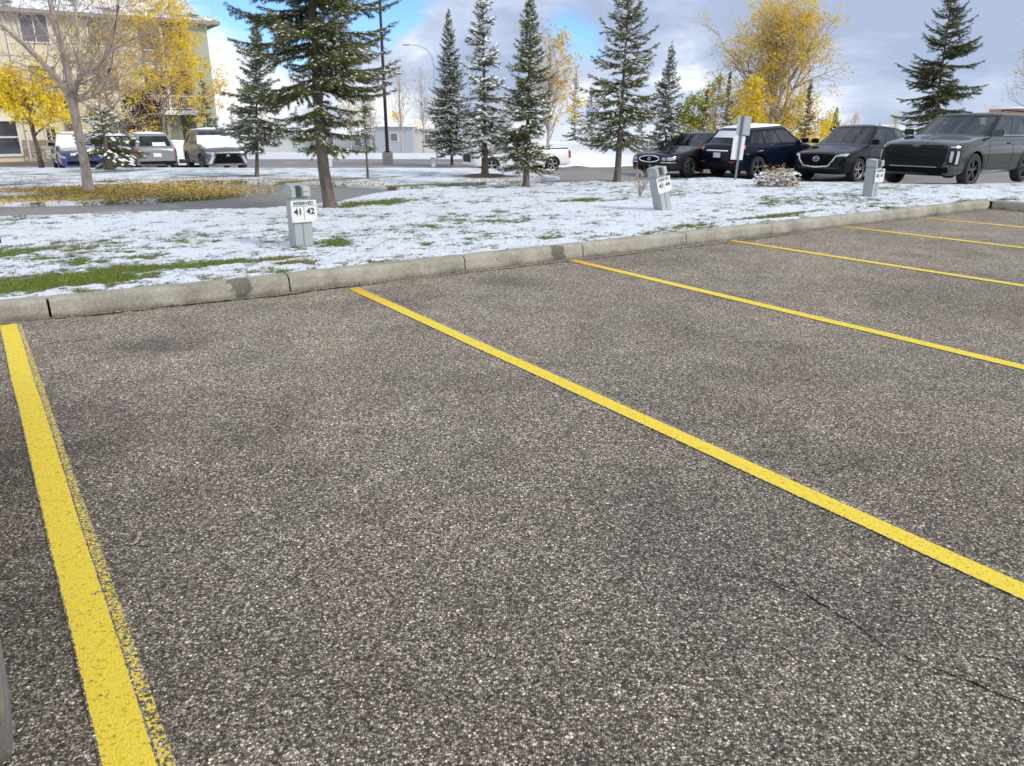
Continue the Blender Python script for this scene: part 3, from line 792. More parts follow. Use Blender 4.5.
def spruce(name, label, loc, H, clear, rmax, seed, lod=1.0, snow=.3, mats=('needle_dark', 'needle_light'), group=None, prof=None, trunk_r=.1, bend=(0, 0), step=.2, light=.35, nb=(5, 7), upturn=.25, snowsize=.035, top=None, dens=1.0, lean=(0, 0), asym=None, inner=2, tw_len=.36):
    r = np.random.default_rng(seed); rr = random.Random(seed)
    t = thing(name, label, 'tree', loc, 0, group)
    prof = prof or (lambda f: (1 - f) ** .85 * (.55 + .45 * min(1, f / .12)))
    def axis(z):
        k = min(1, z / max(clear, .6))
        return np.array([bend[0] * (1 - k) ** 2 + lean[0] * z / H, bend[1] * (1 - k) ** 2 + lean[1] * z / H, z])
    top = top or H
    zs = [0, .04, .12, .3, .6] + list(np.linspace(1.0, H, 14))
    mb = MB(); mb.tube([axis(z) for z in zs], [trunk_r * (1.5 if z == 0 else 1.25 if z < .1 else 1.08 if z < .2 else 1) * (1 - .93 * min(1, (z / H) ** .8)) * (1 if z <= clear + .2 or lod > .9 else .72) + .004 for z in zs], 10)
    tr = mb.build('trunk', M['bark_spruce'], t, smooth=True)
    wood, tw = [], []
    z = clear
    while z < min(H - .08, top):
        f = (z - clear) / (H - clear); Rr = rmax * prof(f)
        n_big = rr.randint(*nb)
        for b in range(n_big + inner):
            az = rr.uniform(0, 2 * math.pi); L = max(.06, Rr * (rr.uniform(.72, 1.18) if b < n_big else rr.uniform(.22, .5)))
            if asym: L *= asym(az, f)
            z0 = z + rr.uniform(-step * .5, step * .5)
            if z0 > H - .05: continue
            el0 = R(-14 + 62 * f ** 1.3) + rr.uniform(-.14, .14)
            p = axis(z0); pts = [p]; n = 7; a = az
            for i in range(n):
                u = (i + 1) / n; el = el0 + upturn * (u ** 1.6) * 1.4 - .12 * math.sin(u * math.pi)
                a += rr.uniform(-.07, .07)
                p = p + np.array([math.cos(a) * math.cos(el), math.sin(a) * math.cos(el), math.sin(el)]) * L / n
                pts.append(p)
            br = max(.006, .012 * L + .004)
            for i in range(n):
                wood.append([*pts[i], *pts[i + 1], br * (1 - .85 * i / n), br * (1 - .85 * (i + 1) / n)])
                tw.append([*pts[i], *pts[i + 1]])
            d = .075 / lod ** .7
            m = max(2, int(L / d))
            for j in range(m):
                u = (.04 if lod > .9 else .06) + (.96 if lod > .9 else .94) * (j + rr.random()) / m; k = min(n - 1, int(u * n)); q = pts[k] + (pts[k + 1] - pts[k]) * (u * n - k)
                fw = pts[k + 1] - pts[k]; fw /= np.linalg.norm(fw); sd = np.array([-fw[1], fw[0], 0]); sd /= np.linalg.norm(sd) + 1e-9
                for s in (-1, 1):
                    l = (.05 + tw_len * L * (1 - u) ** .8 * min(1, (.35 if lod > .9 else .4) + u * 3.2)) * rr.uniform(.6, 1.2)
                    l = min(l, .55); ang = rr.uniform(.6, 1.0)
                    dv = fw * math.cos(ang) + sd * s * math.sin(ang) + np.array([0, 0, rr.uniform(-.42, .04)])
                    e1 = q + dv * l
                    tw.append([*q, *e1])
                    if l > .22:
                        for w in range(int(l / .1)):
                            q2 = q + dv * l * rr.uniform(.25, .95); d2 = dv + sd * rr.choice((-1, 1)) * .9 * 0 + fw * rr.uniform(-.3, .9) + np.array([0, 0, rr.uniform(-.35, .05)])
                            d2 /= np.linalg.norm(d2); tw.append([*q2, *(q2 + d2 * rr.uniform(.06, .14))])
        z += step * (1 - .45 * f)
    tw.append([*axis(H - .25), *axis(H + .1)])
    tw = np.array(tw)
    V1, F1, ti = needle_tris(tw, 165 * lod ** .8 * dens, .055 / lod ** .5, .0047 / lod, r)
    pick = (r.uniform(0, 1, len(tw)) < light).astype(int)[ti]
    V2, F2 = prisms(np.array(wood), 4)
    low = tw[:, 2]; keep = r.uniform(0, 1, len(tw)) < 1.25 * snow * np.clip(1.15 - .55 * (low - clear) / (H - clear), .1, 1.2)
    V3, F3 = snow_lumps(tw[keep], 7.0 * lod, snowsize * .62, r)
    V = np.concatenate([V1, V2, V3])
    o = np_mesh('crown', V, [F1, F2 + len(V1), F3 + len(V1) + len(V2)], [M[mats[0]], M[mats[1]], M['bark_spruce'], M['snow']], [pick, 2, 3], t)
    return t

def leaves_np(P, size, r, spread, n_each):
    P = np.asarray(P); i = np.repeat(np.arange(len(P)), n_each); n = len(i)
    c = P[i] + r.normal(size=(n, 3)) * spread
    a = r.normal(size=(n, 3)); a /= np.linalg.norm(a, axis=1)[:, None]
    b = np.cross(a, r.normal(size=(n, 3))); b /= np.linalg.norm(b, axis=1)[:, None] + 1e-9
    s = (size * r.uniform(.6, 1.25, n))[:, None]
    V = np.stack([c - a * s, c + b * s * .62, c + a * s, c - b * s * .62], 1).reshape(-1, 3)
    return V, np.arange(4 * n).reshape(-1, 4), i

def branchwork(starts, seed, levels, gnarl=.22, up=.12, kids=(3, 5), ratio=(.5, .72)):
    """starts: (point, direction, length, radius). Returns limb segments by size and twig points"""
    rr = random.Random(seed); seg, tips = [], []
    def grow(p, d, L, r0, lv):
        n = max(3, int(L / .22)); q, dd = p.copy(), d.normalized(); path = [q.copy()]
        for i in range(n):
            dd = (dd + Vector((rr.gauss(0, gnarl), rr.gauss(0, gnarl), rr.gauss(0, gnarl) + up)) * .45).normalized()
            nq = q + dd * (L / n); ra, rb = r0 * (1 - .75 * i / n), r0 * (1 - .75 * (i + 1) / n)
            seg.append((*q, *nq, ra, rb)); q = nq; path.append(q.copy())
            if lv == 0 and i >= n // 3: tips.append(tuple(q))
        if lv > 0:
            for k in range(rr.randint(*kids) + (1 if L > 1.5 else 0)):
                u = rr.uniform(.25, 1.0); j = min(n - 1, int(u * n)); b = path[j].lerp(path[j + 1], u * n - j if u < 1 else 1)
                ax = (path[j + 1] - path[j]).normalized(); side = ax.orthogonal().normalized(); side.rotate(Matrix.Rotation(rr.uniform(0, 6.283), 3, ax))
                nd = ax * rr.uniform(.45, .9) + side * rr.uniform(.5, .95)
                grow(b, nd, L * rr.uniform(*ratio), max(.003, r0 * .42), lv - 1)
    for p, d, L, r0 in starts: grow(Vector(p), Vector(d), L, r0, levels)
    return np.array(seg), np.array(tips)

def broadleaf(name, label, loc, starts, trunk, seed, levels=3, leaf=(), bark='bark_twig', tbark='bark_pale', group=None, cat='tree', **kw):
    """leaf: (material, leaves per tip, size, spread, filter(point)->probability)"""
    t = thing(name, label, cat, loc, 0, group); r = np.random.default_rng(seed)
    seg, tips = branchwork(starts, seed, levels, **kw)
    mb = MB()
    for pts, rad in trunk: mb.tube(pts, rad, 10)
    big = seg[seg[:, 6] > .02]; small = seg[seg[:, 6] <= .02]
    mb.build('trunk', M[tbark], t, smooth=True)
    Vs, Fs, Mi, mats, off = [], [], [], [M[tbark], M[bark]], 0
    for sg, n, mi in ((big, 6, 0), (small, 3, 1)):
        if len(sg):
            V, Fq = prisms(sg, n); Vs.append(V); Fs.append(Fq + off); Mi.append(mi); off += len(V)
    for mat, each, size, spread, flt in leaf:
        pr = np.array([flt(p) for p in tips]) if flt else np.ones(len(tips))
        P = tips[r.uniform(0, 1, len(tips)) < pr]
        if not len(P): continue
        V, Fq, _ = leaves_np(P, size, r, spread, each)
        mats.append(M[mat]); Vs.append(V); Fs.append(Fq + off); Mi.append(len(mats) - 1); off += len(V)
    np_mesh('crown', np.concatenate(Vs), Fs, mats, Mi, t)
    return t

SPR = 'spruce trees on the snowy lawns'
def htop(g, py): return EYE + (HY - py) / F * g.y - g.z
def hw_px(g, px): return px / F * g.y * 1.08
g = ground_at(328, 208, .12) - Vector((.05, 0, 0))
spruce('spruce_tree', 'tall near spruce with curved bare trunk rising behind the 41 and 42 post', g, 8.2, 1.15, 1.5, 5, 1.0, .34, trunk_r=.102, bend=(.1, 0), lean=(.12, 0), step=.23, light=.45, nb=(5, 6), top=5.6, upturn=.36, group=SPR, dens=1.15, snowsize=.03, inner=5, tw_len=.27,
       prof=lambda f: .62 + .55 * min(1, f / .28) if f < .28 else max(.02, 1.17 * (1 - (f - .28) / .72) ** .8))
g = ground_at(257, 177, .12)
spruce('spruce_tree', 'small snowy blue green spruce on a thin trunk behind the tall near spruce', g, htop(g, 38), .85, hw_px(g, 35), 6, .62, .32, ('needle_blue', 'needle_light'), trunk_r=.05, step=.2, light=.25, group=SPR, snowsize=.045, lean=(.38, 0), nb=(7, 9), inner=4, dens=1.2)
g = ground_at(368, 179, .12)
spruce('spruce_tree', 'thin little spruce sapling between the tall near spruce and the dark pole', g, htop(g, 98), .9, hw_px(g, 16), 7, .6, .25, ('needle_blue', 'needle_light'), trunk_r=.03, step=.2, light=.4, group=SPR, nb=(3, 5), snowsize=.035, dens=.6)
g = ground_at(452, 165, .12)
spruce('spruce_tree', 'dark narrow topped spruce with drooping snowy skirt, beside the thin grey street lamp', g, htop(g, 26), .95, hw_px(g, 26), 8, .62, .34, trunk_r=.09, step=.2, light=.15, group=SPR, snowsize=.06,
       prof=lambda f: .95 if f < .18 else (.95 - 1.4 * (f - .18) if f < .5 else .50 * (1 - (f - .5) / .5) + .05))
g = ground_at(485, 176, .12)
spruce('spruce_tree', 'snow laden tall slim spruce standing in a ring of bare mulch', g, htop(g, -14), .62, hw_px(g, 31), 9, .7, .48, trunk_r=.1, step=.23, light=.35, group=SPR, snowsize=.07, nb=(4, 6))
g = ground_at(526, 187, .12)
spruce('spruce_tree', 'full bushy spruce with long bare leader in front of the white pickup', g, htop(g, 14), .55, hw_px(g, 35), 10, .85, .3, trunk_r=.075, step=.17, light=.4, group=SPR, snowsize=.045, nb=(6, 8), lean=(.08, 0),
       prof=lambda f: (1 - f) ** .8 * (.8 + .2 * min(1, f / .12)))
g = ground_at(617, 182, .12)
spruce('spruce_tree', 'open spruce with long wispy upper limbs left of the old dark sedan', g, htop(g, -14), 1.0, hw_px(g, 42), 12, .8, .22, trunk_r=.085, step=.24, light=.4, group=SPR, snowsize=.05, nb=(4, 6), upturn=.32, lean=(.1, 0),
       prof=lambda f: (1 - f) ** .62 * (.92 + .08 * min(1, f / .12)))
g = at(664, 29)
spruce('spruce_tree', 'shorter dense snowy spruce behind the old dark sedan', g, htop(g, 55), .5, hw_px(g, 25), 13, .6, .34, ('needle_dark', 'needle_blue'), trunk_r=.08, step=.2, light=.5, group=SPR, snowsize=.06, nb=(6, 8))
g = at(927, 36)
spruce('spruce_tree', 'dark snowless spruce against the sky behind the two dark crossovers', g, htop(g, -8), 2.2, hw_px(g, 46), 14, .62, .02, trunk_r=.13, step=.3, light=.2, group=SPR, nb=(4, 6), upturn=.3, lean=(-.25, 0), dens=1.0)
g = at(590, 62, -.1)
spruce('spruce_tree', 'small hazy far off spruce above the snow bank', g, 5.2, .5, 1.5, 15, .4, .25, ('needle_blue', 'needle_blue'), trunk_r=.09, step=.35, group=SPR, snowsize=.1)
g = at(574, 66, -.1)
spruce('spruce_tree', 'thinnest far off bluish spruce above the snow bank', g, 6.6, .5, 1.2, 16, .4, .2, ('needle_blue', 'needle_blue'), trunk_r=.09, step=.4, group=SPR, snowsize=.1)
g = at(212, 58)
spruce('spruce_tree', 'dark spruce peeping out behind the apartment building corner', g, 5.9, .6, 1.3, 17, .4, .12, trunk_r=.1, step=.35, group=SPR, snowsize=.08)
g = ground_at(110, 170, .12)
spruce('spruce_tree', 'young spruce with flat snow capped tiers in front of the blue car', g, htop(g, 106), .6, hw_px(g, 36), 18, .7, .12, trunk_r=.12, step=.36, light=.35, group=SPR, snowsize=.085, nb=(7, 9), upturn=.1, prof=lambda f: (1 - f) ** .7)
for px, Y, H, rm, sd, lb in ((701, 40, 4.0, .75, 31, 'slim spruce with yellowing tips under the left edge of the big golden tree'), (722, 44, 5.0, .8, 32, 'slender dark spruce behind the blank sign boards'), (801, 44, 4.7, .85, 33, 'dark spruce among yellow leaves at the right foot of the big golden tree')):
    spruce('spruce_tree', lb, at(px, Y), H, .3, rm, sd, .45, .06, ('needle_dark', 'leaf_gold'), trunk_r=.08, step=.3, light=.3, group=SPR, snowsize=.08)
spruce('spruce_tree', 'tiny far clipped evergreen beside a round yellow tree', at(831, 95, -.3), 5.6, .3, 1.0, 34, .3, .0, ('needle_light', 'needle_light'), trunk_r=.1, step=.4, group=SPR, dens=2.0, nb=(8, 9), upturn=.9, prof=lambda f: .75 * (1 - f ** 4))

FAR = 'small far trees on the skyline beyond the road'
fs_ = spruce('far_spruce', 'small far spruce on the skyline beyond the road', at(604, 92, -.2), 6.0, .4, 1.5, 81, .3, .2, ('needle_blue', 'needle_blue'), trunk_r=.1, step=.45, group=FAR, snowsize=.14)
for px, Y, sc in ((640, 105, 1.1), (655, 118, .9), (236, 96, .9), (300, 110, 1.1), (462, 112, 1.0), (690, 100, 1.0), (875, 120, .8), (905, 125, 1.0), (620, 122, 1.2)):
    c = copy_tree(fs_); c.location = at(px, Y, -.2); c.rotation_euler.z = px; c.scale = (sc, sc, sc)

def path3(loc, pxs, Y, rad):
    """limb drawn through pixel columns at a given distance -> local points"""
    out = []
    for i, (px, py, dy) in enumerate(pxs):
        v = (py - CY) / F; y = Y + dy; den = CP - v * SP
        t = y / den; z = EYE + t * (-SP - v * CP); x = (px - CX) / F * t
        out.append(Vector((x, y, z)) - loc)
    return out, rad

# the leaning bare tree on the leaf strewn island
g = ground_at(88, 191, .11); Y0 = g.y
tr = path3(g, [(89, 191.5, 0), (88, 186, 0), (85, 165, 0), (80, 140, 0), (75, 115, 0), (72, 98, 0)], Y0, [.15, .112, .094, .088, .09, .098])
l1 = path3(g, [(72, 100, 0), (60, 82, -.1), (42, 62, -.3), (20, 40, -.5), (0, 24, -.8), (-30, 8, -1.0), (-60, -12, -1.2)], Y0, [.075, .06, .052, .046, .038, .028, .014])
l2 = path3(g, [(72, 99, 0), (68, 75, .1), (60, 40, .2), (52, 10, .3), (46, -20, .3), (44, -60, .3), (46, -95, .4)], Y0, [.08, .066, .058, .05, .042, .03, .014])
l3 = path3(g, [(73, 99, 0), (76, 86, -.2), (82, 73, -.3), (96, 68, -.4), (106, 55, -.4), (114, 35, -.5), (118, 5, -.6), (121, -35, -.6), (126, -70, -.6)], Y0, [.065, .055, .05, .043, .037, .03, .024, .016, .01])
l4 = path3(g, [(75, 101, 0), (84, 98, .3), (95, 95, .5), (103, 84, .6), (111, 68, .6), (114, 48, .7), (130, 40, .8), (152, 32, .9)], Y0, [.055, .045, .04, .034, .028, .022, .014, .008])
l5 = path3(g, [(80, 71, -.3), (79, 50, -.3), (76, 20, -.2), (75, -10, -.2), (73, -45, 0)], Y0, [.04, .03, .026, .02, .012])
l6 = path3(g, [(62, 62, .2), (80, 62, .8), (100, 64, 1.3), (128, 68, 1.6), (150, 60, 1.7)], Y0, [.035, .028, .022, .016, .01])
starts = []
rb = random.Random(4)
for limb, rad in (l1, l2, l3, l4, l5, l6):
    for i in range(1, len(limb)):
        for k in range(5):
            u = rb.random(); p = limb[i - 1].lerp(limb[i], u); d = (limb[i] - limb[i - 1]).normalized()
            side = Vector((rb.gauss(0, 1), rb.gauss(0, .8), rb.gauss(.3, .7))).normalized()
            starts.append((p, d * .5 + side * .8, rb.uniform(.7, 1.5), max(.008, rad[i] * .28)))
broadleaf('bare_tree', 'leaning grey barked bare tree on the leaf covered lawn island', g, starts, [tr, l1, l2, l3, l4, l5, l6], 3, 2, [('leaf_gold', 1, .035, .06, lambda p: .02)], bark='bark_twig', ratio=(.4, .62), kids=(2, 4), gnarl=.3, up=.1)

def crown_starts(h0, h1, n, L, r0, seed, spread=.8, rad=.0, lift=.5):
    q = random.Random(seed); out = []
    for i in range(n):
        z = h0 + (h1 - h0) * i / max(1, n - 1); az = i * 2.4 + q.uniform(-.5, .5)
        out.append((Vector((math.cos(az) * rad, math.sin(az) * rad, z)), Vector((math.cos(az) * spread, math.sin(az) * spread, lift + .5 * i / n)), L * q.uniform(.8, 1.15) * (1 - .35 * i / n), r0 * (1 - .5 * i / n)))
    return out
def stem(h, r, n=8, wob=.06, seed=0):
    q = random.Random(seed); return ([Vector((q.gauss(0, wob) * (i > 0), q.gauss(0, wob) * (i > 0), h * i / (n - 1))) for i in range(n)], [r * (1.25 if i == 0 else 1 - .8 * i / (n - 1)) for i in range(n)])

# the yellow tree at the left, in front of the ground floor windows
g = at(42, 34)
broadleaf('yellow_tree', 'low bright yellow tree in front of the apartment entrance', g, crown_starts(1.5, 3.2, 13, 1.35, .05, 41, .9), [stem(3.4, .11, seed=2)], 41, 2,
          [('leaf_yellow', 16, .062, .13, lambda p: .9 if p[0] > -1.2 else .5), ('leaf_green', 10, .06, .13, lambda p: .75 if p[0] < -.6 else .08)], tbark='bark_spruce', gnarl=.25, up=.04)
# the gold tree before the balconies, thin on its left side
g = at(170, 46)
broadleaf('gold_tree', 'large golden orange tree in front of the apartment balconies', g, crown_starts(2.4, 7.4, 26, 3.0, .055, 43, .85, lift=.3), [stem(8.0, .11, seed=3)], 43, 3,
          [('leaf_yellow', 8, .06, .1, lambda p: .6 if p[0] > -.6 else .22), ('leaf_gold', 7, .058, .1, lambda p: .5 if p[0] > -.6 else .3), ('leaf_orange', 3, .07, .12, lambda p: .3 if (p[0] > .6 and p[2] < 4.4) else .03)], tbark='bark_twig', gnarl=.25, up=.06, kids=(2, 4))
g = at(118, 45)
broadleaf('olive_tree', 'pale olive leaved tree between the yellow tree and the golden orange one', g, crown_starts(1.9, 6.6, 20, 2.4, .05, 44, .9, lift=.3), [stem(7, .12, seed=4)], 44, 3,
          [('leaf_green', 2, .075, .12, lambda p: .4), ('leaf_pink', 2, .07, .12, lambda p: .5), ('leaf_gold', 2, .07, .12, lambda p: .2)], tbark='bark_twig', gnarl=.28, up=.06, kids=(2, 4))
g = at(148, 47)
broadleaf('purple_tree', 'dark purple leaved small tree beside the lowest balcony', g, crown_starts(.8, 3.2, 14, 1.25, .04, 45, .8, lift=.6), [stem(3.6, .07, seed=5)], 45, 2,
          [('leaf_purple', 9, .075, .14, None)], tbark='bark_spruce')
# the big golden tree on the right
g = at(768, 47)
bigst = crown_starts(2.2, 5.6, 15, 3.9, .12, 46, .66, lift=.72) + crown_starts(1.4, 3.0, 8, 3.0, .07, 47, .95, lift=.45) + crown_starts(4.6, 6.2, 7, 2.6, .06, 92, .5, lift=.9) + crown_starts(1.0, 2.4, 7, 2.2, .05, 93, .95, lift=.3)
broadleaf('big_golden_tree', 'biggest golden tree with a broad twiggy crown behind the dark crossovers', g, bigst, [stem(6.6, .24, seed=6)], 46, 3,
          [('leaf_pink', 2, .06, .16, lambda p: .7), ('leaf_gold', 2, .065, .15, lambda p: .5), ('leaf_yellow', 9, .06, .12, lambda p: .62 if p[2] < 3.0 else .15 + .22 * (math.sin(p[0] * 2.1) > .55))], tbark='bark_twig', gnarl=.2, up=.1, kids=(3, 5), ratio=(.45, .66))
g = at(747, 41)
broadleaf('yellow_tree', 'narrow upright yellow tree above the boot of the white roofed hatchback', g, crown_starts(.8, 3.8, 13, .8, .03, 48, .35, lift=.9), [stem(4.4, .07, seed=7)], 48, 2, [('leaf_yellow', 5, .08, .1, lambda p: .5 if p[2] > 1.2 else .8), ('leaf_gold', 3, .07, .1, lambda p: .3)], tbark='bark_spruce')
g = at(712, 48)
broadleaf('yellow_tree', 'sparse pale yellow sapling at the left foot of the big golden tree', g, crown_starts(.8, 4.0, 12, 1.2, .03, 49, .5, lift=.8), [stem(4.6, .06, seed=8)], 49, 2, [('leaf_gold', 4, .08, .1, lambda p: .4), ('leaf_green', 3, .08, .12, lambda p: .3)])
g = at(690, 52)
broadleaf('yellow_tree', 'greenish yellow low tree behind the shorter snowy spruce', g, crown_starts(.6, 3.0, 12, 1.3, .04, 50, .7, lift=.6), [stem(3.4, .07, seed=9)], 50, 2, [('leaf_green', 7, .09, .15, lambda p: .9), ('leaf_yellow', 4, .08, .15, lambda p: .25)])
g = at(548, 52)
broadleaf('birch_tree', 'half bare birch with orange leaves down its right side behind the bushy spruce', g, crown_starts(1.6, 6.5, 20, 2.0, .05, 51, .4, lift=.9) + crown_starts(1.2, 3.4, 5, 3.2, .06, 52, .3, lift=1.1), [stem(7.2, .12, seed=10)], 51, 3, [('leaf_orange', 2, .08, .14, lambda p: .12 if p[0] > .45 and p[2] > 3.6 else .01), ('leaf_gold', 2, .09, .14, lambda p: .5 if p[0] > .3 else .04), ('leaf_yellow', 3, .1, .14, lambda p: .5 if p[0] > .5 and p[2] < 4 else .01), ('leaf_pink', 1, .09, .14, lambda p: .3)], kids=(2, 4), gnarl=.2)
g = at(402, 84, -.2)
broadleaf('birch_tree', 'pale bare birch with one clump of yellow leaves low down beyond the road', g, crown_starts(1.8, 7.2, 18, 2.3, .05, 53, .35, lift=1.0), [stem(8.6, .11, seed=11)], 53, 3, [('leaf_yellow', 4, .12, .16, lambda p: .85 if 1.4 < p[2] < 4.2 and p[0] > -.9 else 0), ('leaf_pink', 1, .1, .14, lambda p: .12)], kids=(2, 4), gnarl=.18, tbark='bark_pale')
g = at(424, 88, -.2)
broadleaf('birch_tree', 'pinkish bare birch beside the one with yellow leaves', g, crown_starts(1.8, 7.2, 18, 2.2, .05, 54, .35, lift=1.0), [stem(8.8, .11, seed=12)], 54, 3, [('leaf_pink', 1, .1, .14, lambda p: .15)], kids=(2, 4), gnarl=.18, tbark='bark_pale')
fb_ = broadleaf('far_bare_tree', 'small far bare tree on the skyline beyond the road', at(352, 100, -.2), crown_starts(1.5, 6.0, 14, 2.3, .06, 82, .5, lift=.9), [stem(7.0, .13, seed=16)], 82, 2, [('leaf_pink', 2, .12, .2, lambda p: .35)], kids=(3, 5), gnarl=.2, group=FAR)
for px, Y, sc in ((265, 115, 1.0), (325, 120, .9), (372, 112, 1.15), (440, 118, 1.1), (505, 110, 1.0), (588, 120, .8), (850, 130, .9), (890, 118, .8), (985, 110, .9)):
    c = copy_tree(fb_); c.location = at(px, Y, -.2); c.rotation_euler.z = px; c.scale = (sc, sc, sc)
g = at(1034, 40)
broadleaf('bare_tree', 'nearly bare tree with thin twigs at the right beyond the grey car', g, crown_starts(1.8, 5.8, 18, 2.4, .06, 55, .75, lift=.6), [stem(7.0, .14, seed=13)], 55, 3, [('leaf_gold', 1, .07, .1, lambda p: .2), ('leaf_pink', 1, .07, .1, lambda p: .25)], kids=(2, 4), gnarl=.25)
g = at(824, 98, -.3)
broadleaf('yellow_tree', 'tiny far round yellow tree beside the clipped evergreen', g, crown_starts(1.4, 3.6, 9, 1.0, .04, 56, .8, lift=.3), [stem(4.0, .09, seed=14)], 56, 1, [('leaf_yellow', 14, .14, .26, None)])
for i, (px, Y, H) in enumerate(((806, 60, 2.0), (845, 75, 2.6))):
    broadleaf('shrub', ('low ochre shrub behind the black crossover', 'pale twiggy shrub above the black crossover roof')[i], at(px, Y), crown_starts(.2, H * .6, 10, H * .5, .03, 60 + i, .8, lift=.7), [stem(H, .05, seed=15)], 60 + i, 2, [('leaf_gold' if i == 0 else 'leaf_pink', 4, .09, .14, lambda p: .7)], cat='shrub')
# small plants on the lawn
g = ground_at(776, 187, .11)
sh = broadleaf('shrub', 'small red brown shrub capped with snow in front of the hatchback wheel', g, crown_starts(.03, .18, 18, .46, .012, 70, 1.1, lift=.45), [stem(.3, .02, 4, .01)], 70, 2, [('leaf_purple', 3, .03, .04, lambda p: .5 if p[2] < .2 else .15), ('leaf_pink', 2, .028, .04, lambda p: .4), ('leaf_orange', 2, .03, .04, lambda p: .4 if p[2] < .16 else .05)], cat='shrub', up=.02)
r_ = np.random.default_rng(5); pts = [(r_.normal(0, .28), r_.normal(0, .2), .16 + .24 * r_.random()) for _ in range(170)]
tw = np.array([[*p, p[0] + r_.normal(0, .06), p[1] + r_.normal(0, .06), p[2] + .01] for p in pts])
V, Fq = snow_lumps(tw, 9, .036, r_); np_mesh('snow_cap', V, [Fq], [M['snow']], None, sh)['kind'] = 'stuff'; sh.scale = (.85, .85, .74)
g = ground_at(640, 198, .11)
broadleaf('twiggy_plant', 'bare dry twigs sticking up beside the leaning grey post', g, crown_starts(.01, .06, 15, .5, .012, 71, .5, lift=1.0), [stem(.12, .012, 4, .005)], 71, 1, [('leaf_pink', 1, .02, .02, lambda p: .15)], cat='plant', gnarl=.18)
g = ground_at(485, 177.5, .1)
mb = MB(); N = 28
ring = [(math.cos(2 * math.pi * i / N) * .62 * (1 + .12 * math.sin(i * 2.3)), math.sin(2 * math.pi * i / N) * .62 * (1 + .1 * math.cos(i * 1.7))) for i in range(N)]
mb.add([(x, y, 0) for x, y in ring] + [(x * .7, y * .7, .06) for x, y in ring] + [(0, 0, .08)], [(i, (i + 1) % N, N + (i + 1) % N, N + i) for i in range(N)] + [(N + i, N + (i + 1) % N, 2 * N) for i in range(N)])
o = mb.build('mulch_bed', M['mulch'], None, smooth=True); o.location = g + Vector((0, 0, .02)); o['kind'] = 'structure'

# ------------------------------------------------------------------ posts, signs, poles
RZ = math.atan2(KD.y, KD.x)
def text_part(name, body, size, loc, rot, mat, parent, offset=0.0, extrude=.0008):
    cu = bpy.data.curves.new('lettering', 'FONT'); cu.body = body; cu.size = size; cu.align_x = 'CENTER'; cu.align_y = 'CENTER'; cu.offset = offset; cu.extrude = extrude
    tmp = bpy.data.objects.new('lettering_source', cu); C.objects.link(tmp)
    bpy.context.view_layer.update()
    me = bpy.data.meshes.new_from_object(tmp.evaluated_get(bpy.context.evaluated_depsgraph_get()))
    bpy.data.objects.remove(tmp); bpy.data.curves.remove(cu)
    me.materials.clear(); o = link_mesh(name, me, mat, parent); o.location = loc; o.rotation_euler = rot
    return o

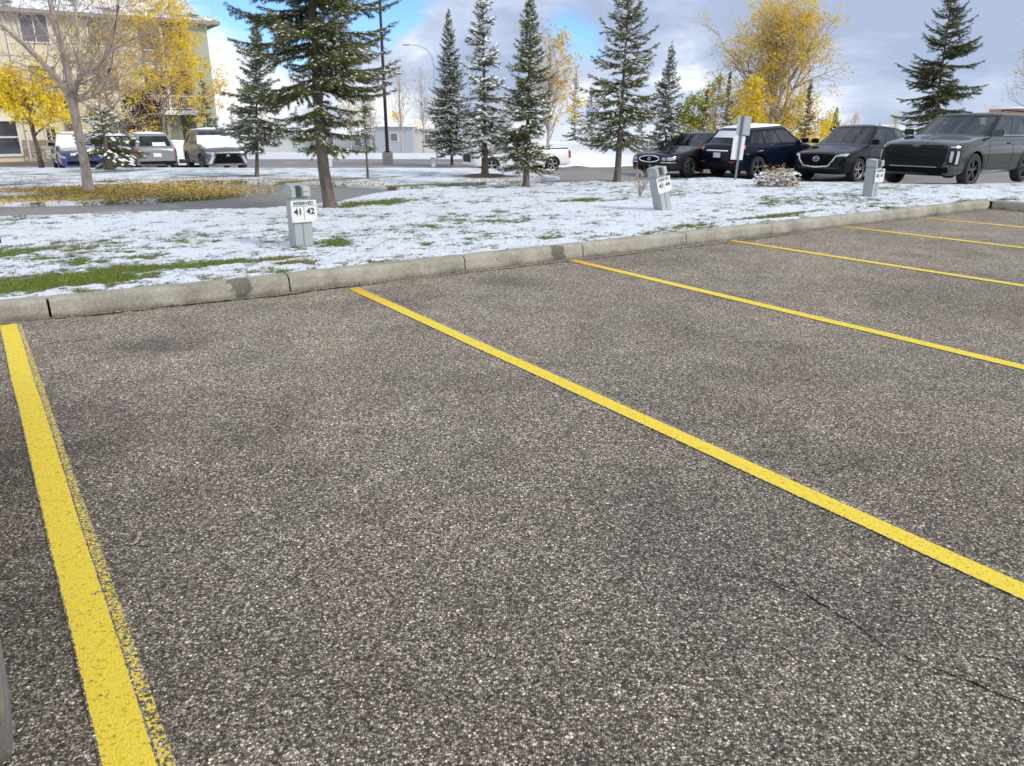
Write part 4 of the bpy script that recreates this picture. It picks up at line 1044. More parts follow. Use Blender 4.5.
def stall_post(px, py, label, nums, lean=0.0, dy=0.0, sign_dx=.02):
    g = ground_at(px, py, .12)
    t = thing('outlet_post', label, 'outlet post', g, 0, 'grey outlet posts along the kerb')
    t.rotation_euler = (Matrix.Rotation(lean, 3, 'Y') @ Matrix.Rotation(dy, 3, 'X') @ Matrix.Rotation(RZ, 3, 'Z')).to_euler()
    w, d, h = .225, .20, .72
    mb = MB(); mb.box((0, 0, h * .36), (w, d, h * .84)); mb.build('column', M['post_grey'], t, bevel=.012)
    mb = MB(); mb.box((0, -d / 2 - .002, h * .24), (.008, .006, h * .40)); mb.build('seam', M['galv'], t)
    # the head: sloped lid, with the outlet recess under it
    mb = MB(); z0, z1 = h * .775, h * 1.0
    mb.add([(-w / 2 - .008, -d / 2 - .008, z0), (w / 2 + .008, -d / 2 - .008, z0), (w / 2 + .008, d / 2 + .008, z0), (-w / 2 - .008, d / 2 + .008, z0), (-w / 2 - .008, -d / 2 - .008, z1 - .03), (w / 2 + .008, -d / 2 - .008, z1 - .03), (w / 2 + .008, d / 2 + .008, z1), (-w / 2 - .008, d / 2 + .008, z1)], [(0, 3, 2, 1), (4, 5, 6, 7), (0, 1, 5, 4), (1, 2, 6, 5), (2, 3, 7, 6), (3, 0, 4, 7)])
    mb.build('head', M['post_grey'], t, bevel=.014)
    mb = MB(); mb.box((-.025, -d / 2 - .010, h * .885), (.05, .012, .125)); mb.build('outlet_recess', M['slot_green'], t)
    mb = MB(); mb.box((.055, -d / 2 - .024, h * .885), (.085, .04, .12)); o = mb.build('outlet_cover', M['post_cream'], t, bevel=.012)
    mb = MB(); mb.box((.055, -d / 2 - .047, h * .885), (.05, .008, .006)); mb.build('cover_latch', M['galv'], o)
    mb = MB(); mb.box((-w / 2 - .010, .0, h * .86), (.003, .055, .035)); mb.build('sticker', M['sticker'], t)
    sw, sh, sz, sy = .30, .245, h * .575, -d / 2 - .022
    mb = MB(); mb.box((sign_dx, sy, sz), (sw, .006, sh)); s = mb.build('number_sign', M['sign_white'], t, bevel=.0025)
    f = sy - .0045; rot = (math.pi / 2, 0, 0)
    text_part('lettering', 'RESERVED', .052, (sign_dx, f, sz + .088), rot, M['sign_black'], s, .0012)
    text_part('lettering', nums[0], .095, (sign_dx - .07, f, sz - .005), rot, M['sign_black'], s, .0028)
    text_part('lettering', nums[1], .095, (sign_dx + .075, f, sz - .005), rot, M['sign_black'], s, .0028)
    mb = MB(); mb.box((sign_dx, f, sz - .02), (.004, .0012, .16)); mb.box((sign_dx, f, sz + .058), (.28, .0012, .003)); mb.build('rule', M['sign_black'], s)
    mb = MB()
    mb.box((0, sy + .012, sz), (.06, .018, .04)); mb.build('bracket', M['galv'], s)
    for q in (-.135, .135): mb = MB(); mb.tube([(sign_dx + q, sy - .008, sz - .105), (sign_dx + q, sy + .006, sz - .105)], .006, 8); mb.build('screw', M['galv'], s)
    return t
stall_post(302, 246.5, 'grey outlet post with the sign RESERVED 41 42, nearest the parked yellow lines', ('41', '42'))
stall_post(663, 210.5, 'grey outlet post leaning sharply to one side beside dry twigs', ('43', '44'), lean=R(-13), sign_dx=.0)
stall_post(869.5, 197.5, 'upright grey outlet post in front of the black crossover, sign seen edge on', ('45', '46'), sign_dx=.03)

def blank_sign():
    g = ground_at(735, 181, .1); t = thing('sign_post', 'steel post with two blank backed sign boards, leaning by the parked cars', 'sign', g, R(14))
    t.rotation_euler = (0, R(3), R(14))
    mb = MB(); mb.box((0, 0, .94), (.055, .045, 1.90)); mb.build('pole', M['galv'], t, bevel=.006)
    for z, w, h, x, m in ((1.60, .46, .54, .06, 'alu'), (.96, .40, .68, -.03, 'sign_white')):
        mb = MB(); mb.box((x, .034, z), (w, .006, h)); b = mb.build('sign_board', M[m], t, bevel=.002)
        for s in (-.16, .16): q = MB(); q.tube([(0, -.03, z + s), (0, .04, z + s)], .012, 8); q.build('bolt', M['galv'], b)
blank_sign()

def dark_pole():
    g = ground_at(388, 163, .1); t = thing('light_pole', 'tall dark light pole on a short concrete base', 'light pole', g)
    mb = MB(); mb.tube([(0, 0, .5), (0, 0, 5), (0, 0, 10.5)], [.115, .10, .075], 12); mb.build('pole', M['pole_dark'], t, smooth=True)
    mb = MB(); mb.lathe([(.0, -.3), (.34, -.3), (.34, .62), (.31, .66), (0, .66)], 20, 'Z'); mb.build('base', M['concrete_plain'], t, smooth=True)
    mb = MB(); mb.box((0, 0, .70), (.36, .36, .06)); mb.build('base_plate', M['pole_dark'], t)
    for s in (-1, 1):
        mb = MB(); mb.tube([(0, 0, 10.3), (s * .5, 0, 10.45)], .035, 8); mb.box((s * .8, 0, 10.45), (.6, .32, .12)); mb.build('lamp_head', M['pole_dark'], t)
dark_pole()
def grey_lamp():
    g = at(437, 55, 0); t = thing('street_lamp', 'thin grey curved arm street lamp beyond the road', 'street lamp', g)
    top = 1.5 + 66 / 760 * 55 - g.z; pts = [(0, 0, 0), (0, 0, 3), (0, 0, top - 1.3), (-.1, 0, top - .7), (-.4, 0, top - .25), (-.9, 0, top), (-1.5, 0, top + .08)]
    mb = MB(); mb.tube(pts, [.055, .045, .04, .034, .03, .028, .024], 8); mb.build('pole', M['pole_grey'], t, smooth=True)
    mb = MB(); mb.box((-1.8, 0, top + .06), (.5, .2, .08)); mb.build('lamp_head', M['pole_grey'], t, bevel=.03)
grey_lamp()
def pedestal(px, py, h, label):
    g = ground_at(px, py, .1); t = thing('utility_pedestal', label, 'pedestal', g, RZ, 'pale utility pedestals by the far lots')
    mb = MB(); mb.box((0, 0, h / 2 - .05), (.22, .2, h)); mb.build('body', M['pedestal'], t, bevel=.02)
    mb = MB(); mb.box((0, 0, h - .03), (.25, .23, .06)); mb.build('cap', M['pedestal'], t, bevel=.02)
pedestal(57, 167, .62, 'pale utility pedestal beside the blue car')
pedestal(203, 166.5, .52, 'pale utility pedestal in front of the snowy silver crossover')
pedestal(330, 166, .45, 'pale utility pedestal close behind the tall near spruce trunk')
pedestal(433, 166, .50, 'pale utility pedestal between the dark pole and the narrow topped spruce')

# ------------------------------------------------------------------ buildings
def apartment():
    k = 1.35; P0 = Vector((-24.88 * k, 39.31 * k, 0))
    t = thing('apartment_building', 'three storey cream sided apartment building with balconies and stone base', 'apartment building', P0, RZ)
    Z0, ZE = -1.6, 8.35
    mb = MB(); mb.box((-3.5, 6, (Z0 + ZE) / 2), (25, 12, ZE - Z0)); mb.build('wall', M['siding'], t)
    mb = MB(); mb.box((10.55, 7.0, (Z0 + ZE) / 2), (3.1, 10, ZE - Z0)); mb.build('recess_wall', M['siding_dark'], t)
    mb = MB(); mb.box((12.85, 6.0, (Z0 + ZE) / 2), (1.5, 12.4, ZE - Z0)); mb.build('end_wall', M['siding_green'], t)
    mb = MB(); mb.box((1.9, -.06, (Z0 + .35) / 2), (2.2, .12, .35 - Z0)); mb.box((-6.5, -.06, (Z0 + .35) / 2), (11.5, .12, .35 - Z0)); mb.build('stone_base', M['stone'], t)
    mb = MB(); mb.box((3.9, -.25, 0.8), (.35, .5, 4.8)); mb.build('porch_post', M['brown_wood'], t)
    # hipped roof
    x0, x1, y0, y1, e = -17.0, 14.4, -.75, 12.8, ZE
    mb = MB(); mb.add([(x0, y0, e), (x1, y0, e), (x1, y1, e), (x0, y1, e), (x0 + 6, 6, e + 2.6), (x1 - 5.5, 6, e + 2.6)], [(0, 1, 5, 4), (1, 2, 5), (2, 3, 4, 5), (3, 0, 4), (3, 2, 1, 0)])
    rf = mb.build('roof', M['shingle'], t)
    mb = MB(); mb.box(((x0 + x1) / 2, y0 - .03, e - .09), (x1 - x0, .06, .24)); mb.box((x1 + .03, 6, e - .09), (.06, 13.5, .24)); mb.build('fascia', M['eave'], rf)
    mb = MB(); mb.tube([(1.15, -.1, 8.2), (1.15, -.1, -.9)], .05, 8); mb.build('downpipe', M['trim'], t)
    def window(x, z, w, h, y=0, part='window', pane='screen'):
        mb = MB(); f = .09
        for c, s in (((x, y - .04, z + h / 2), (w + f, .1, f)), ((x, y - .04, z - h / 2), (w + f, .1, f)), ((x - w / 2, y - .04, z), (f, .1, h - f)), ((x + w / 2, y - .04, z), (f, .1, h - f)), ((x, y - .035, z), (.07, .08, h - f))): mb.box(c, s)
        fr = mb.build(part, M['trim'], t)
        mb = MB(); mb.box((x, y - .012, z), (w - f + .01, .02, h - f + .01)); mb.build('pane', M[pane], fr)
    window(2.75, 7.3, 1.6, 1.7); window(2.75, 4.3, 1.6, 1.5); window(2.6, .72, .62, .98, pane='pane')
    window(-2.6, 7.2, 1.6, 1.6); window(-2.6, 4.3, 1.6, 1.5); window(-7, 7.2, 1.6, 1.6); window(-7, 4.3, 1.6, 1.5); window(6.6, 7.2, 1.5, 1.6); window(6.6, 4.3, 1.5, 1.6); window(6.8, 1.0, 1.4, 1.4)
    mb = MB()
    for c, s in (((-.75, -.06, .45), (.12, .14, 2.2)), ((.72, -.06, .45), (.12, .14, 2.2)), ((0, -.06, 1.62), (1.6, .14, .14)), ((0, -.06, .55), (1.4, .1, .1)), ((0, -.06, -.6), (1.5, .14, .16))): mb.box(c, s)
    d = mb.build('entrance_door', M['trim'], t)
    mb = MB(); mb.box((0, -.03, .5), (1.4, .05, 2.1)); mb.build('pane', M['pane'], d)
    mb = MB(); mb.box((.58, -.14, .4), (.03, .05, .35)); mb.build('handle', M['galv'], d)
    for z in (2.15, 5.15):
        mb = MB(); mb.box((10.4, .95, z), (3.6, 3.0, .30)); b = mb.build('balcony', M['trim'], t)
        mb = MB(); mb.box((10.4, -.5, z + 1.12), (3.5, .07, .08)); mb.box((10.4, -.5, z + .28), (3.5, .05, .06))
        for i in range(26): mb.box((8.7 + i * .136, -.5, z + .7), (.025, .025, .82))
        mb.build('railing', M['trim'], b)
        mb = MB(); mb.box((10.4, -.46, z + 1.4), (.16, .16, 2.5)); mb.build('balcony_post', M['trim'], b)
        mb = MB(); mb.box((10.9, 1.96, z + 1.2), (1.6, .07, 2.05)); mb.build('balcony_door', M['pane'], b)
    mb = MB(); mb.box((9.4, 1.9, .6), (.9, .12, 2.5)); mb.build('ground_floor_door', M['brown_wood'], t)
    mb = MB(); mb.box((10.25, .6, .5), (.22, .25, 2.9)); mb.box((10.85, .9, .5), (.8, .12, 2.9)); mb.build('ground_floor_screen', M['siding_green'], t)
apartment()

def house(px0, px1, ytop, Y, mat, label, roof=1.2):
    a, b = at(px0, Y, -.1), at(px1, Y, -.1); w = (b - a).length; H = EYE + (HY - ytop) / F * Y - a.z
    t = thing('far_house', label, 'house', (a + b) / 2, 0, 'pale houses far beyond the road'); hb = H - roof
    mb = MB(); mb.box((0, 4, hb / 2 - .5), (w, 8, hb + 1)); mb.build('wall', M[mat], t)
    mb = MB(); mb.add([(-w / 2 - .4, -.5, hb), (w / 2 + .4, -.5, hb), (w / 2 + .4, 8.5, hb), (-w / 2 - .4, 8.5, hb), (-w / 2 - .4, 4, H), (w / 2 + .4, 4, H)], [(0, 1, 5, 4), (2, 3, 4, 5), (1, 2, 5), (3, 0, 4), (3, 2, 1, 0)]); mb.build('roof', M['snow'], t)
    n = max(1, int(w / 4))
    for i in range(n):
        x = -w / 2 + w * (i + .5) / n
        f = MB(); f.box((x, -.04, hb * .62), (1.3, .12, 1.4)); fr = f.build('window', M['trim'], t)
        q = MB(); q.box((x, -.11, hb * .62), (1.05, .04, 1.15)); q.build('pane', M['screen'], fr)
house(376, 414, 119, 128, 'house_grey', 'pale grey far house behind the dark light pole')
house(416, 441, 121, 131, 'house_cream', 'off white far house between the pole and the narrow topped spruce')
house(318, 372, 127, 135, 'house_grey', 'pale grey far house seen under the near spruce branches')
house(444, 520, 124, 138, 'house_cream', 'off white far house behind the narrow topped spruce')
house(250, 312, 128, 140, 'house_cream', 'off white far house beyond the small blue green spruce')
house(1018, 1085, 108, 100, 'house_tan', 'terracotta far house above the grey car', .25)
for (a, b, Y) in ((548, 660, 44),):
    p, q = at(a, Y, 0), at(b, Y, 0); mb = MB(); mb.box((0, 0, .06), ((q - p).length, .25, .3)); o = mb.build('far_kerb', M['concrete_plain'], None); o.location = (p + q) / 2; o['kind'] = 'structure'
# snow bank beyond the lane
def bank():
    xs = np.linspace(0, 1, 60); ys = np.linspace(0, 1, 14)
    a, b = at(470, 45, 0), at(720, 45, 0)
    V = [(a.x + (b.x - a.x) * u + w * (b.x - a.x) * .15, 45 + w * 16, float(drop(a.x, 45 + w * 16)) + .1 + 1.0 * math.sin(min(1, w * 1.6) * math.pi / 2) * min(1, 6 * u, 6 * (1 - u)) + .15 * float(vnoise(np.array(u * 14), np.array(w * 6), 3))) for w in ys for u in xs]
    idx = np.arange(len(V)).reshape(14, 60); f = np.stack([idx[:-1, :-1], idx[:-1, 1:], idx[1:, 1:], idx[1:, :-1]], -1).reshape(-1, 4)
    o = np_mesh('snow_bank', np.array(V), [f], [M['snow']], smooth=True); o['kind'] = 'structure'
bank()

# ------------------------------------------------------------------ cars
def lerp(a, b, t): return a + (b - a) * t
def rot_pt(p, a): return Vector((p[0] * math.cos(a) - p[1] * math.sin(a), p[0] * math.sin(a) + p[1] * math.cos(a), p[2] if len(p) > 2 else 0))

def make_wheel(r, w, spokes, rim_mat, tyre='tyre'):
    """tyre and rim meshes facing +y (outer side)"""
    mb = MB(); o = w / 2
    mb.lathe([(r * .66, -o), (r * .9, -o), (r * .975, -o * .82), (r, -o * .5), (r, o * .5), (r * .975, o * .82), (r * .93, o), (r * .78, o * 1.02), (r * .68, o * .9), (r * .66, o * .6)], 36)
    tm = mb.build('tyre', M[tyre], None, smooth=True)
    mb = MB()
    mb.lathe([(r * .69, o * .86), (r * .66, o * .93), (r * .62, o * .80), (r * .60, -o * .3), (0.001, -o * .3)], 36, m=1)
    mb.lathe([(r * .69, o * .84), (r * .675, o * .96), (r * .635, o * .9), (r * .625, o * .6)], 36)
    mb.lathe([(0.001, o * .82), (r * .11, o * .8), (r * .14, o * .6), (r * .14, 0)], 16)
    for i in range(spokes):
        a = 2 * math.pi * i / spokes + .3
        for da in (-.13, .13):
            p0 = Vector((math.cos(a + da * .4) * r * .1, 0, math.sin(a + da * .4) * r * .1)); p1 = Vector((math.cos(a + da * 1.25) * r * .645, 0, math.sin(a + da * 1.25) * r * .645))
            d = (p1 - p0).normalized(); s = Vector((-d.z, 0, d.x)) * r * .04; s2 = s * 1.1
            vs = [p0 - s, p0 + s, p1 + s2, p1 - s2]
            mb.add([v + Vector((0, o * .70, 0)) for v in vs] + [v + Vector((0, o * .5, 0)) for v in vs], [(0, 1, 2, 3), (7, 6, 5, 4), (0, 4, 5, 1), (1, 5, 6, 2), (2, 6, 7, 3), (3, 7, 4, 0)])
    rm = mb.build('rim', [M[rim_mat], M['liner']], None, smooth=True)
    return tm, rm

def car(name, label, cat, P, loc, heading, group=None):
    """P: dict of proportions; local x forward, y left. loc is where the named wheel or centre stands"""
    L, W, H, wb, r = P['L'], P['W'], P['H'], P['wb'], P['r']
    hw, Fx, Rx = W / 2, L / 2, -L / 2; xf = Fx - P.get('oh', .92); xr = xf - wb
    zb, zn, zc, zl, zr_ = P.get('zb', .24), P['nose'], P['cowl'], P['belt'], P.get('deck', P['belt'])
    xa, xw, xc, xd = P['ws0'], P['ws1'], P['rr1'], P['rr0']          # windscreen base and top, rear glass top and base
    t = thing(name, label, cat, loc, heading, group)
    body_m, trim_m = M[P['paint']], M['black_trim']
    st = [(Fx, .70, zb + .16, zn - .20), (Fx - .03, .80, zb + .06, zn - .10), (Fx - .12, .89, zb, zn - .03), (Fx - .32, .955, zb, zn + .02), (Fx - .6, .99, zb, lerp(zn, zc, .28)), (xf - .1, 1.0, zb, lerp(zn, zc, .55)), ((xf + xa) / 2 - .05, 1.0, zb, lerp(zn, zc, .8)),
          (xa - .05, 1.0, zb, zc), (lerp(xa, xd, .35), 1.0, zb, lerp(zc, zl, .6)), (lerp(xa, xd, .65), 1.0, zb, zl), (xr, 1.0, zb, lerp(zl, zr_, .6)), (Rx + .45, .985, zb, zr_), (Rx + .2, .95, zb + .01, zr_), (Rx + .06, .89, zb + .06, zr_ - .05), (Rx, .78, zb + .16, zr_ - .16)]
    st = sorted(st, key=lambda q: -q[0])
    V, Fc, K = [], [], 0
    for x, ws, z0, zt in st:
        w = hw * ws; h = zt - z0; cr = P.get('crown', .05) * (1 if x < Fx - .1 else .4)
        half = [(0, z0), (.55 * w, z0), (.90 * w, z0 + .01), (.965 * w, z0 + .07), (.985 * w, z0 + .30 * h), (1.0 * w, z0 + .55 * h), (.985 * w, z0 + .78 * h), (.955 * w, zt - .06), (.925 * w, zt - .012), (.84 * w, zt + .012), (.45 * w, zt + cr * .8), (0, zt + cr)]
        ring = [(x, y, z) for y, z in half] + [(x, -y, z) for y, z in reversed(half[1:-1])]
        K = len(ring); V += ring
    n = len(st)
    for i in range(n - 1):
        for j in range(K): Fc.append((i * K + j, i * K + (j + 1) % K, (i + 1) * K + (j + 1) % K, (i + 1) * K + j))
    Fc += [tuple(range(K)), tuple((n - 1) * K + j for j in reversed(range(K)))]
    me = bpy.data.meshes.new('body'); me.from_pydata(V, [], Fc)
    bm = bmesh.new(); bm.from_mesh(me)
    bmesh.ops.poke(bm, faces=[f for f in bm.faces if len(f.verts) > 4])
    bmesh.ops.recalc_face_normals(bm, faces=bm.faces); bm.to_mesh(me); bm.free()
    me.materials.append(body_m); me.materials.append(M['liner'])
    bo = bpy.data.objects.new('body', me); C.objects.link(bo)
    sub = bo.modifiers.new('s', 'SUBSURF'); sub.levels = sub.render_levels = 2
    cuts = []
    for x in (xf, xr):
        for s in (-1, 1):
            cm = MB(); vs, k = [], 40
            for yy in (s * (hw - .30), s * (hw + .2)):
                for a in range(k): vs.append((x + 1.15 * r * math.cos(2 * math.pi * a / k), yy, r + 1.15 * r * math.sin(2 * math.pi * a / k)))
            cm.add(vs, [tuple(range(k)), tuple(range(2 * k - 1, k - 1, -1))] + [(a, a + k, (a + 1) % k + k, (a + 1) % k) for a in range(k)], 1)
            cut = cm.build('cutter', [body_m, M['liner']], None); cuts.append(cut)
            bl = bo.modifiers.new('b', 'BOOLEAN'); bl.operation = 'DIFFERENCE'; bl.object = cut; bl.solver = 'EXACT'
    bpy.context.view_layer.update()
    dg = bpy.context.evaluated_depsgraph_get()
    bo2 = bo.evaluated_get(dg); nm = bpy.data.meshes.new_from_object(bo2)
    bo.modifiers.clear(); old = bo.data; bo.data = nm; bpy.data.meshes.remove(old); nm.name = 'body'
    [bpy.data.objects.remove(c_) for c_ in cuts]
    smooth_by_angle(nm, 35); bo.parent = t
    # cabin: belt ring to roof ring
    zB, zR = P.get('belt', zl) - .03, H
    ny, ns = 9, 7
    def ring(xfr, xre, zf, zre, wf, wr, bow_f, bow_r):
        pts = []
        for i in range(ny): y = 1 - 2 * i / (ny - 1); pts.append(Vector((xfr - bow_f * y * y, -y * wf, zf)))          # front edge from right to left
        for i in range(1, ns): u = i / ns; pts.append(Vector((lerp(xfr - bow_f, xre + bow_r, u), lerp(wf, wr, u) + .02 * math.sin(u * math.pi), lerp(zf, zre, u))))
        for i in range(ny): y = 1 - 2 * i / (ny - 1); pts.append(Vector((xre + bow_r * y * y, y * wr, zre)))
        for i in range(1, ns): u = i / ns; pts.append(Vector((lerp(xre + bow_r, xfr - bow_f, u), -lerp(wr, wf, u) - .02 * math.sin(u * math.pi), lerp(zre, zf, u))))
        return pts
    wB, wR = hw * .93, hw * P.get('tumble', .72)
    b0 = ring(xa, xd, zc - .02, P.get('rbelt', zl) - .02, wB, wB * P.get('rnarrow', .95), .22, .12)
    b1 = ring(xw, xc, zR - .055, zR - P.get('rdrop', .09), wR, wR * P.get('rnarrow', .95), .14, .08)
    b2 = ring(xw - .09, xc + .07, zR - .015, zR - P.get('rdrop', .09) + .035, wR - .07, (wR - .07) * .95, .12, .06)
    def curve(xfr, xre, zf, zre, wf, wr, bow_f, bow_r):
        def at_u(u):
            a, b = ny - 1, ny - 1 + ns; T_ = 2 * (ny - 1) + 2 * ns; u %= T_
            if u <= a: y = 1 - 2 * u / (ny - 1); return Vector((xfr - bow_f * y * y, -y * wf, zf))
            if u <= b: q = (u - a) / ns; return Vector((lerp(xfr - bow_f, xre + bow_r, q), lerp(wf, wr, q) + .02 * math.sin(q * math.pi), lerp(zf, zre, q)))
            if u <= b + ny - 1: y = 1 - 2 * (u - b) / (ny - 1); return Vector((xre + bow_r * y * y, y * wr, zre))
            q = (u - b - ny + 1) / ns; return Vector((lerp(xre + bow_r, xfr - bow_f, q), -lerp(wr, wf, q) - .02 * math.sin(q * math.pi), lerp(zre, zf, q)))
        return at_u
    c0 = curve(xa, xd, zc - .02, P.get('rbelt', zl) - .02, wB, wB * P.get('rnarrow', .95), .22, .12)
    c1 = curve(xw, xc, zR - .055, zR - P.get('rdrop', .09), wR, wR * P.get('rnarrow', .95), .14, .08)
    nR = len(b0); N1 = ny - 1                                        # indices: front 0..4, left side 4..11, rear 11..15, right 15..22
    cen = Vector(((xw + xc) / 2, 0, zR + .02))
    def surf(u, v):
        return c0(u).lerp(c1(u), v)
    sp = P.get('pillars', (.35, 2.35, 2.5, 4.5, 4.65, 6.2)); TU = 2 * N1 + 2 * ns
    holes = [(.44, N1 - .44, .04, .94), (N1 + ns + .6, N1 + ns + N1 - .6, P.get('rw0', .12), .92)]
    for q in range(0, len(sp), 2): holes += [(N1 + sp[q], N1 + sp[q + 1], .10, .86), (TU - sp[q + 1], TU - sp[q], .10, .86)]
    us = sorted({round(x, 4) for h in holes for x in h[:2]} | {round(i * .25, 4) for i in range(int(TU * 4) + 1)}); vv = sorted({0.0, .04, .10, .12, .3, .5, .7, .86, .92, .94, 1.0, P.get('rw0', .12)})
    us[-1] = TU; nv = len(vv); mb = MB(); gv = [surf(u, v) for u in us[:-1] for v in vv]; nu = len(us) - 1; fs = []
    lowv = [surf(u, 0) - Vector((0, 0, .12)) for u in us[:-1]]
    for i in range(nu):
        um, i2 = (us[i] + us[i + 1]) / 2, (i + 1) % nu
        fs.append((nu * nv + i, nu * nv + i2, i2 * nv, i * nv))
        for j in range(nv - 1):
            vm = (vv[j] + vv[j + 1]) / 2
            if not any(h[0] < um < h[1] and h[2] < vm < h[3] for h in holes): fs.append((i * nv + j, i2 * nv + j, i2 * nv + j + 1, i * nv + j + 1))
    mb.add(gv + lowv, fs)
    top = len(mb.v); mb.add(b1 + b2 + [cen], [(j, (j + 1) % nR, nR + (j + 1) % nR, nR + j) for j in range(nR)] + [(nR + j, nR + (j + 1) % nR, 2 * nR) for j in range(nR)])
    roof = mb.build('roof', M[P.get('roof', P['paint'])], t, smooth=True)
    # what shows through the glass: a dark parcel floor, seat backs, dashboard and wheel
    q = MB(); fl = [surf(i * TU / 40, .03) * 1.0 for i in range(40)]; q.add([Vector((p.x * .985, p.y * .97, p.z + .012)) for p in fl] + [Vector(((xa + xd) / 2, 0, zl + .05))], [(i, (i + 1) % 40, 40) for i in range(40)])
    q.build('interior_floor', M['seat'], t)
    for sx, ys in ((lerp(xw, xa, -.55), (-.38, .38)), (lerp(xw, xa, -1.9), (-.42, 0, .42))):
        for yy in ys:
            q = MB(); q.box((sx, yy * hw / .92, zl + .13), (.14, .46, .30)); q.box((sx - .03, yy * hw / .92, zl + .36), (.09, .26, .17)); q.build('seat', M['seat'], t, bevel=.03)
    q = MB(); q.tube([(lerp(xw, xa, .25) + .12 * math.cos(a) * .3, .36 + .18 * math.sin(a), zl + .06 + .18 * math.cos(a)) for a in np.linspace(0, 6.283, 22)], .016, 6); q.build('steering_wheel', M['black_trim'], t)
    def patch(nm, u0, u1, v0, v1, mat, off=-.004, v0b=None, v1b=None):
        m_ = max(4, int((u1 - u0) * 3)); kk = 5; vs = []
        for i in range(m_ + 1):
            for j in range(kk + 1):
                a = i / m_; u = lerp(u0, u1, a); lo = lerp(v0, v0 if v0b is None else v0b, a); hi = lerp(v1, v1 if v1b is None else v1b, a); v = lerp(lo, hi, j / kk)
                p = surf(u, v); e = .02
                nrm = (surf(u + e, v) - surf(u - e, v)).cross(surf(u, v + e) - surf(u, v - e)).normalized()
                c = Vector((lerp(xa, xd, .5), 0, p.z - .2))
                if nrm.dot(p - c) < 0: nrm = -nrm
                vs.append(p + nrm * off)
        g_ = MB(); g_.add(vs, [(i * (kk + 1) + j, (i + 1) * (kk + 1) + j, (i + 1) * (kk + 1) + j + 1, i * (kk + 1) + j + 1) for i in range(m_) for j in range(kk)])
        return g_.build(nm, mat, t, smooth=True)
    gl = M['glass']
    patch('windshield', .44, N1 - .44, .04, .94, M[P.get('wglass', 'glass')])
    sg = M[P.get('sglass', 'glass')]
    patch('rear_window', N1 + ns + .6, N1 + ns + N1 - .6, P.get('rw0', .12), .92, gl)
    for sgn in (0, 1):
        for q in range(0, len(sp), 2):
            ua, ub = sp[q], sp[q + 1]
            hi0 = hi1 = .86
            if sgn: patch('side_window', 2 * N1 + 2 * ns - ub, 2 * N1 + 2 * ns - ua, .10, hi1, sg, v1b=hi0, v0b=.10)
            else: patch('side_window', N1 + ua, N1 + ub, .10, hi0, sg, v1b=hi1)
    if P.get('chrome_line'):
        for sgn in (0, 1):
            u0, u1 = (N1 + .2, N1 + 6.4) if not sgn else (2 * N1 + 2 * ns - 6.4, 2 * N1 + 2 * ns - .2)
            patch('window_trim', u0, u1, .045, .075, M['chrome'], .009)
    # surface projection for lamps, grille, seams
    tree = BVHTree.FromPolygons([v.co.copy() for v in nm.vertices], [tuple(p.vertices) for p in nm.polygons])
    def decal(part, az, poly, mat, off=.006, parent=None, res=.07, mirror=False):
        made = []
        for s in ((1, -1) if mirror else (1,)):
            a = az * s; d = Vector((math.cos(a), math.sin(a), 0)); l = Vector((-math.sin(a), math.cos(a), 0)) * s
            bm = bmesh.new(); f = bm.faces.new([bm.verts.new((u, v, 0)) for u, v in poly]); bmesh.ops.triangulate(bm, faces=[f])
            for ax in (0, 1):
                lo, hi = min(p[ax] for p in poly), max(p[ax] for p in poly); c = lo + res
                while c < hi - .01:
                    co, no = [0, 0, 0], [0, 0, 0]; co[ax] = c; no[ax] = 1
                    bmesh.ops.bisect_plane(bm, geom=bm.verts[:] + bm.edges[:] + bm.faces[:], plane_co=co, plane_no=no); c += res
            for v in bm.verts:
                o_ = d * 6 + l * v.co.x + Vector((Fx if math.cos(a) > .3 else Rx if math.cos(a) < -.3 else 0, 0, v.co.y)); hit = tree.ray_cast(o_, -d, 12)
                p = hit[0] if hit[0] is not None else tree.find_nearest(d * hw + l * v.co.x + Vector((0, 0, v.co.y)))[0]
                v.co = p + d * off
            me_ = bpy.data.meshes.new(part); bmesh.ops.recalc_face_normals(bm, faces=bm.faces); bm.to_mesh(me_); bm.free(); smooth_by_angle(me_, 60)
            made.append(link_mesh(part, me_, mat, parent or t))
        return made
    def band(pts, w):
        a, b = [], []
        for i, p in enumerate(pts):
            q0, q1 = pts[max(i - 1, 0)], pts[min(i + 1, len(pts) - 1)]; dx, dy = q1[0] - q0[0], q1[1] - q0[1]; l = math.hypot(dx, dy) + 1e-9
            a.append((p[0] - dy / l * w / 2, p[1] + dx / l * w / 2)); b.append((p[0] + dy / l * w / 2, p[1] - dx / l * w / 2))
        return a + b[::-1]
    def rect(x0, x1, z0, z1): return [(x0, z0), (x1, z0), (x1, z1), (x0, z1)]
    # wheels
    tm, rm = make_wheel(r, P.get('tw', .23), P.get('spokes', 5), P.get('rim', 'alloy'), P.get('tyre', 'tyre'))
    for x in (xf, xr):
        for s in (1, -1):
            wh = bpy.data.objects.new('wheel', None); C.objects.link(wh); wh.parent = t; wh.location = (x, s * (hw - .125), r); wh.rotation_euler = (0, 0, 0 if s > 0 else math.pi)
            for src in (tm, rm): c = src.copy(); C.objects.link(c); c.parent = wh
    bpy.data.objects.remove(tm); bpy.data.objects.remove(rm)
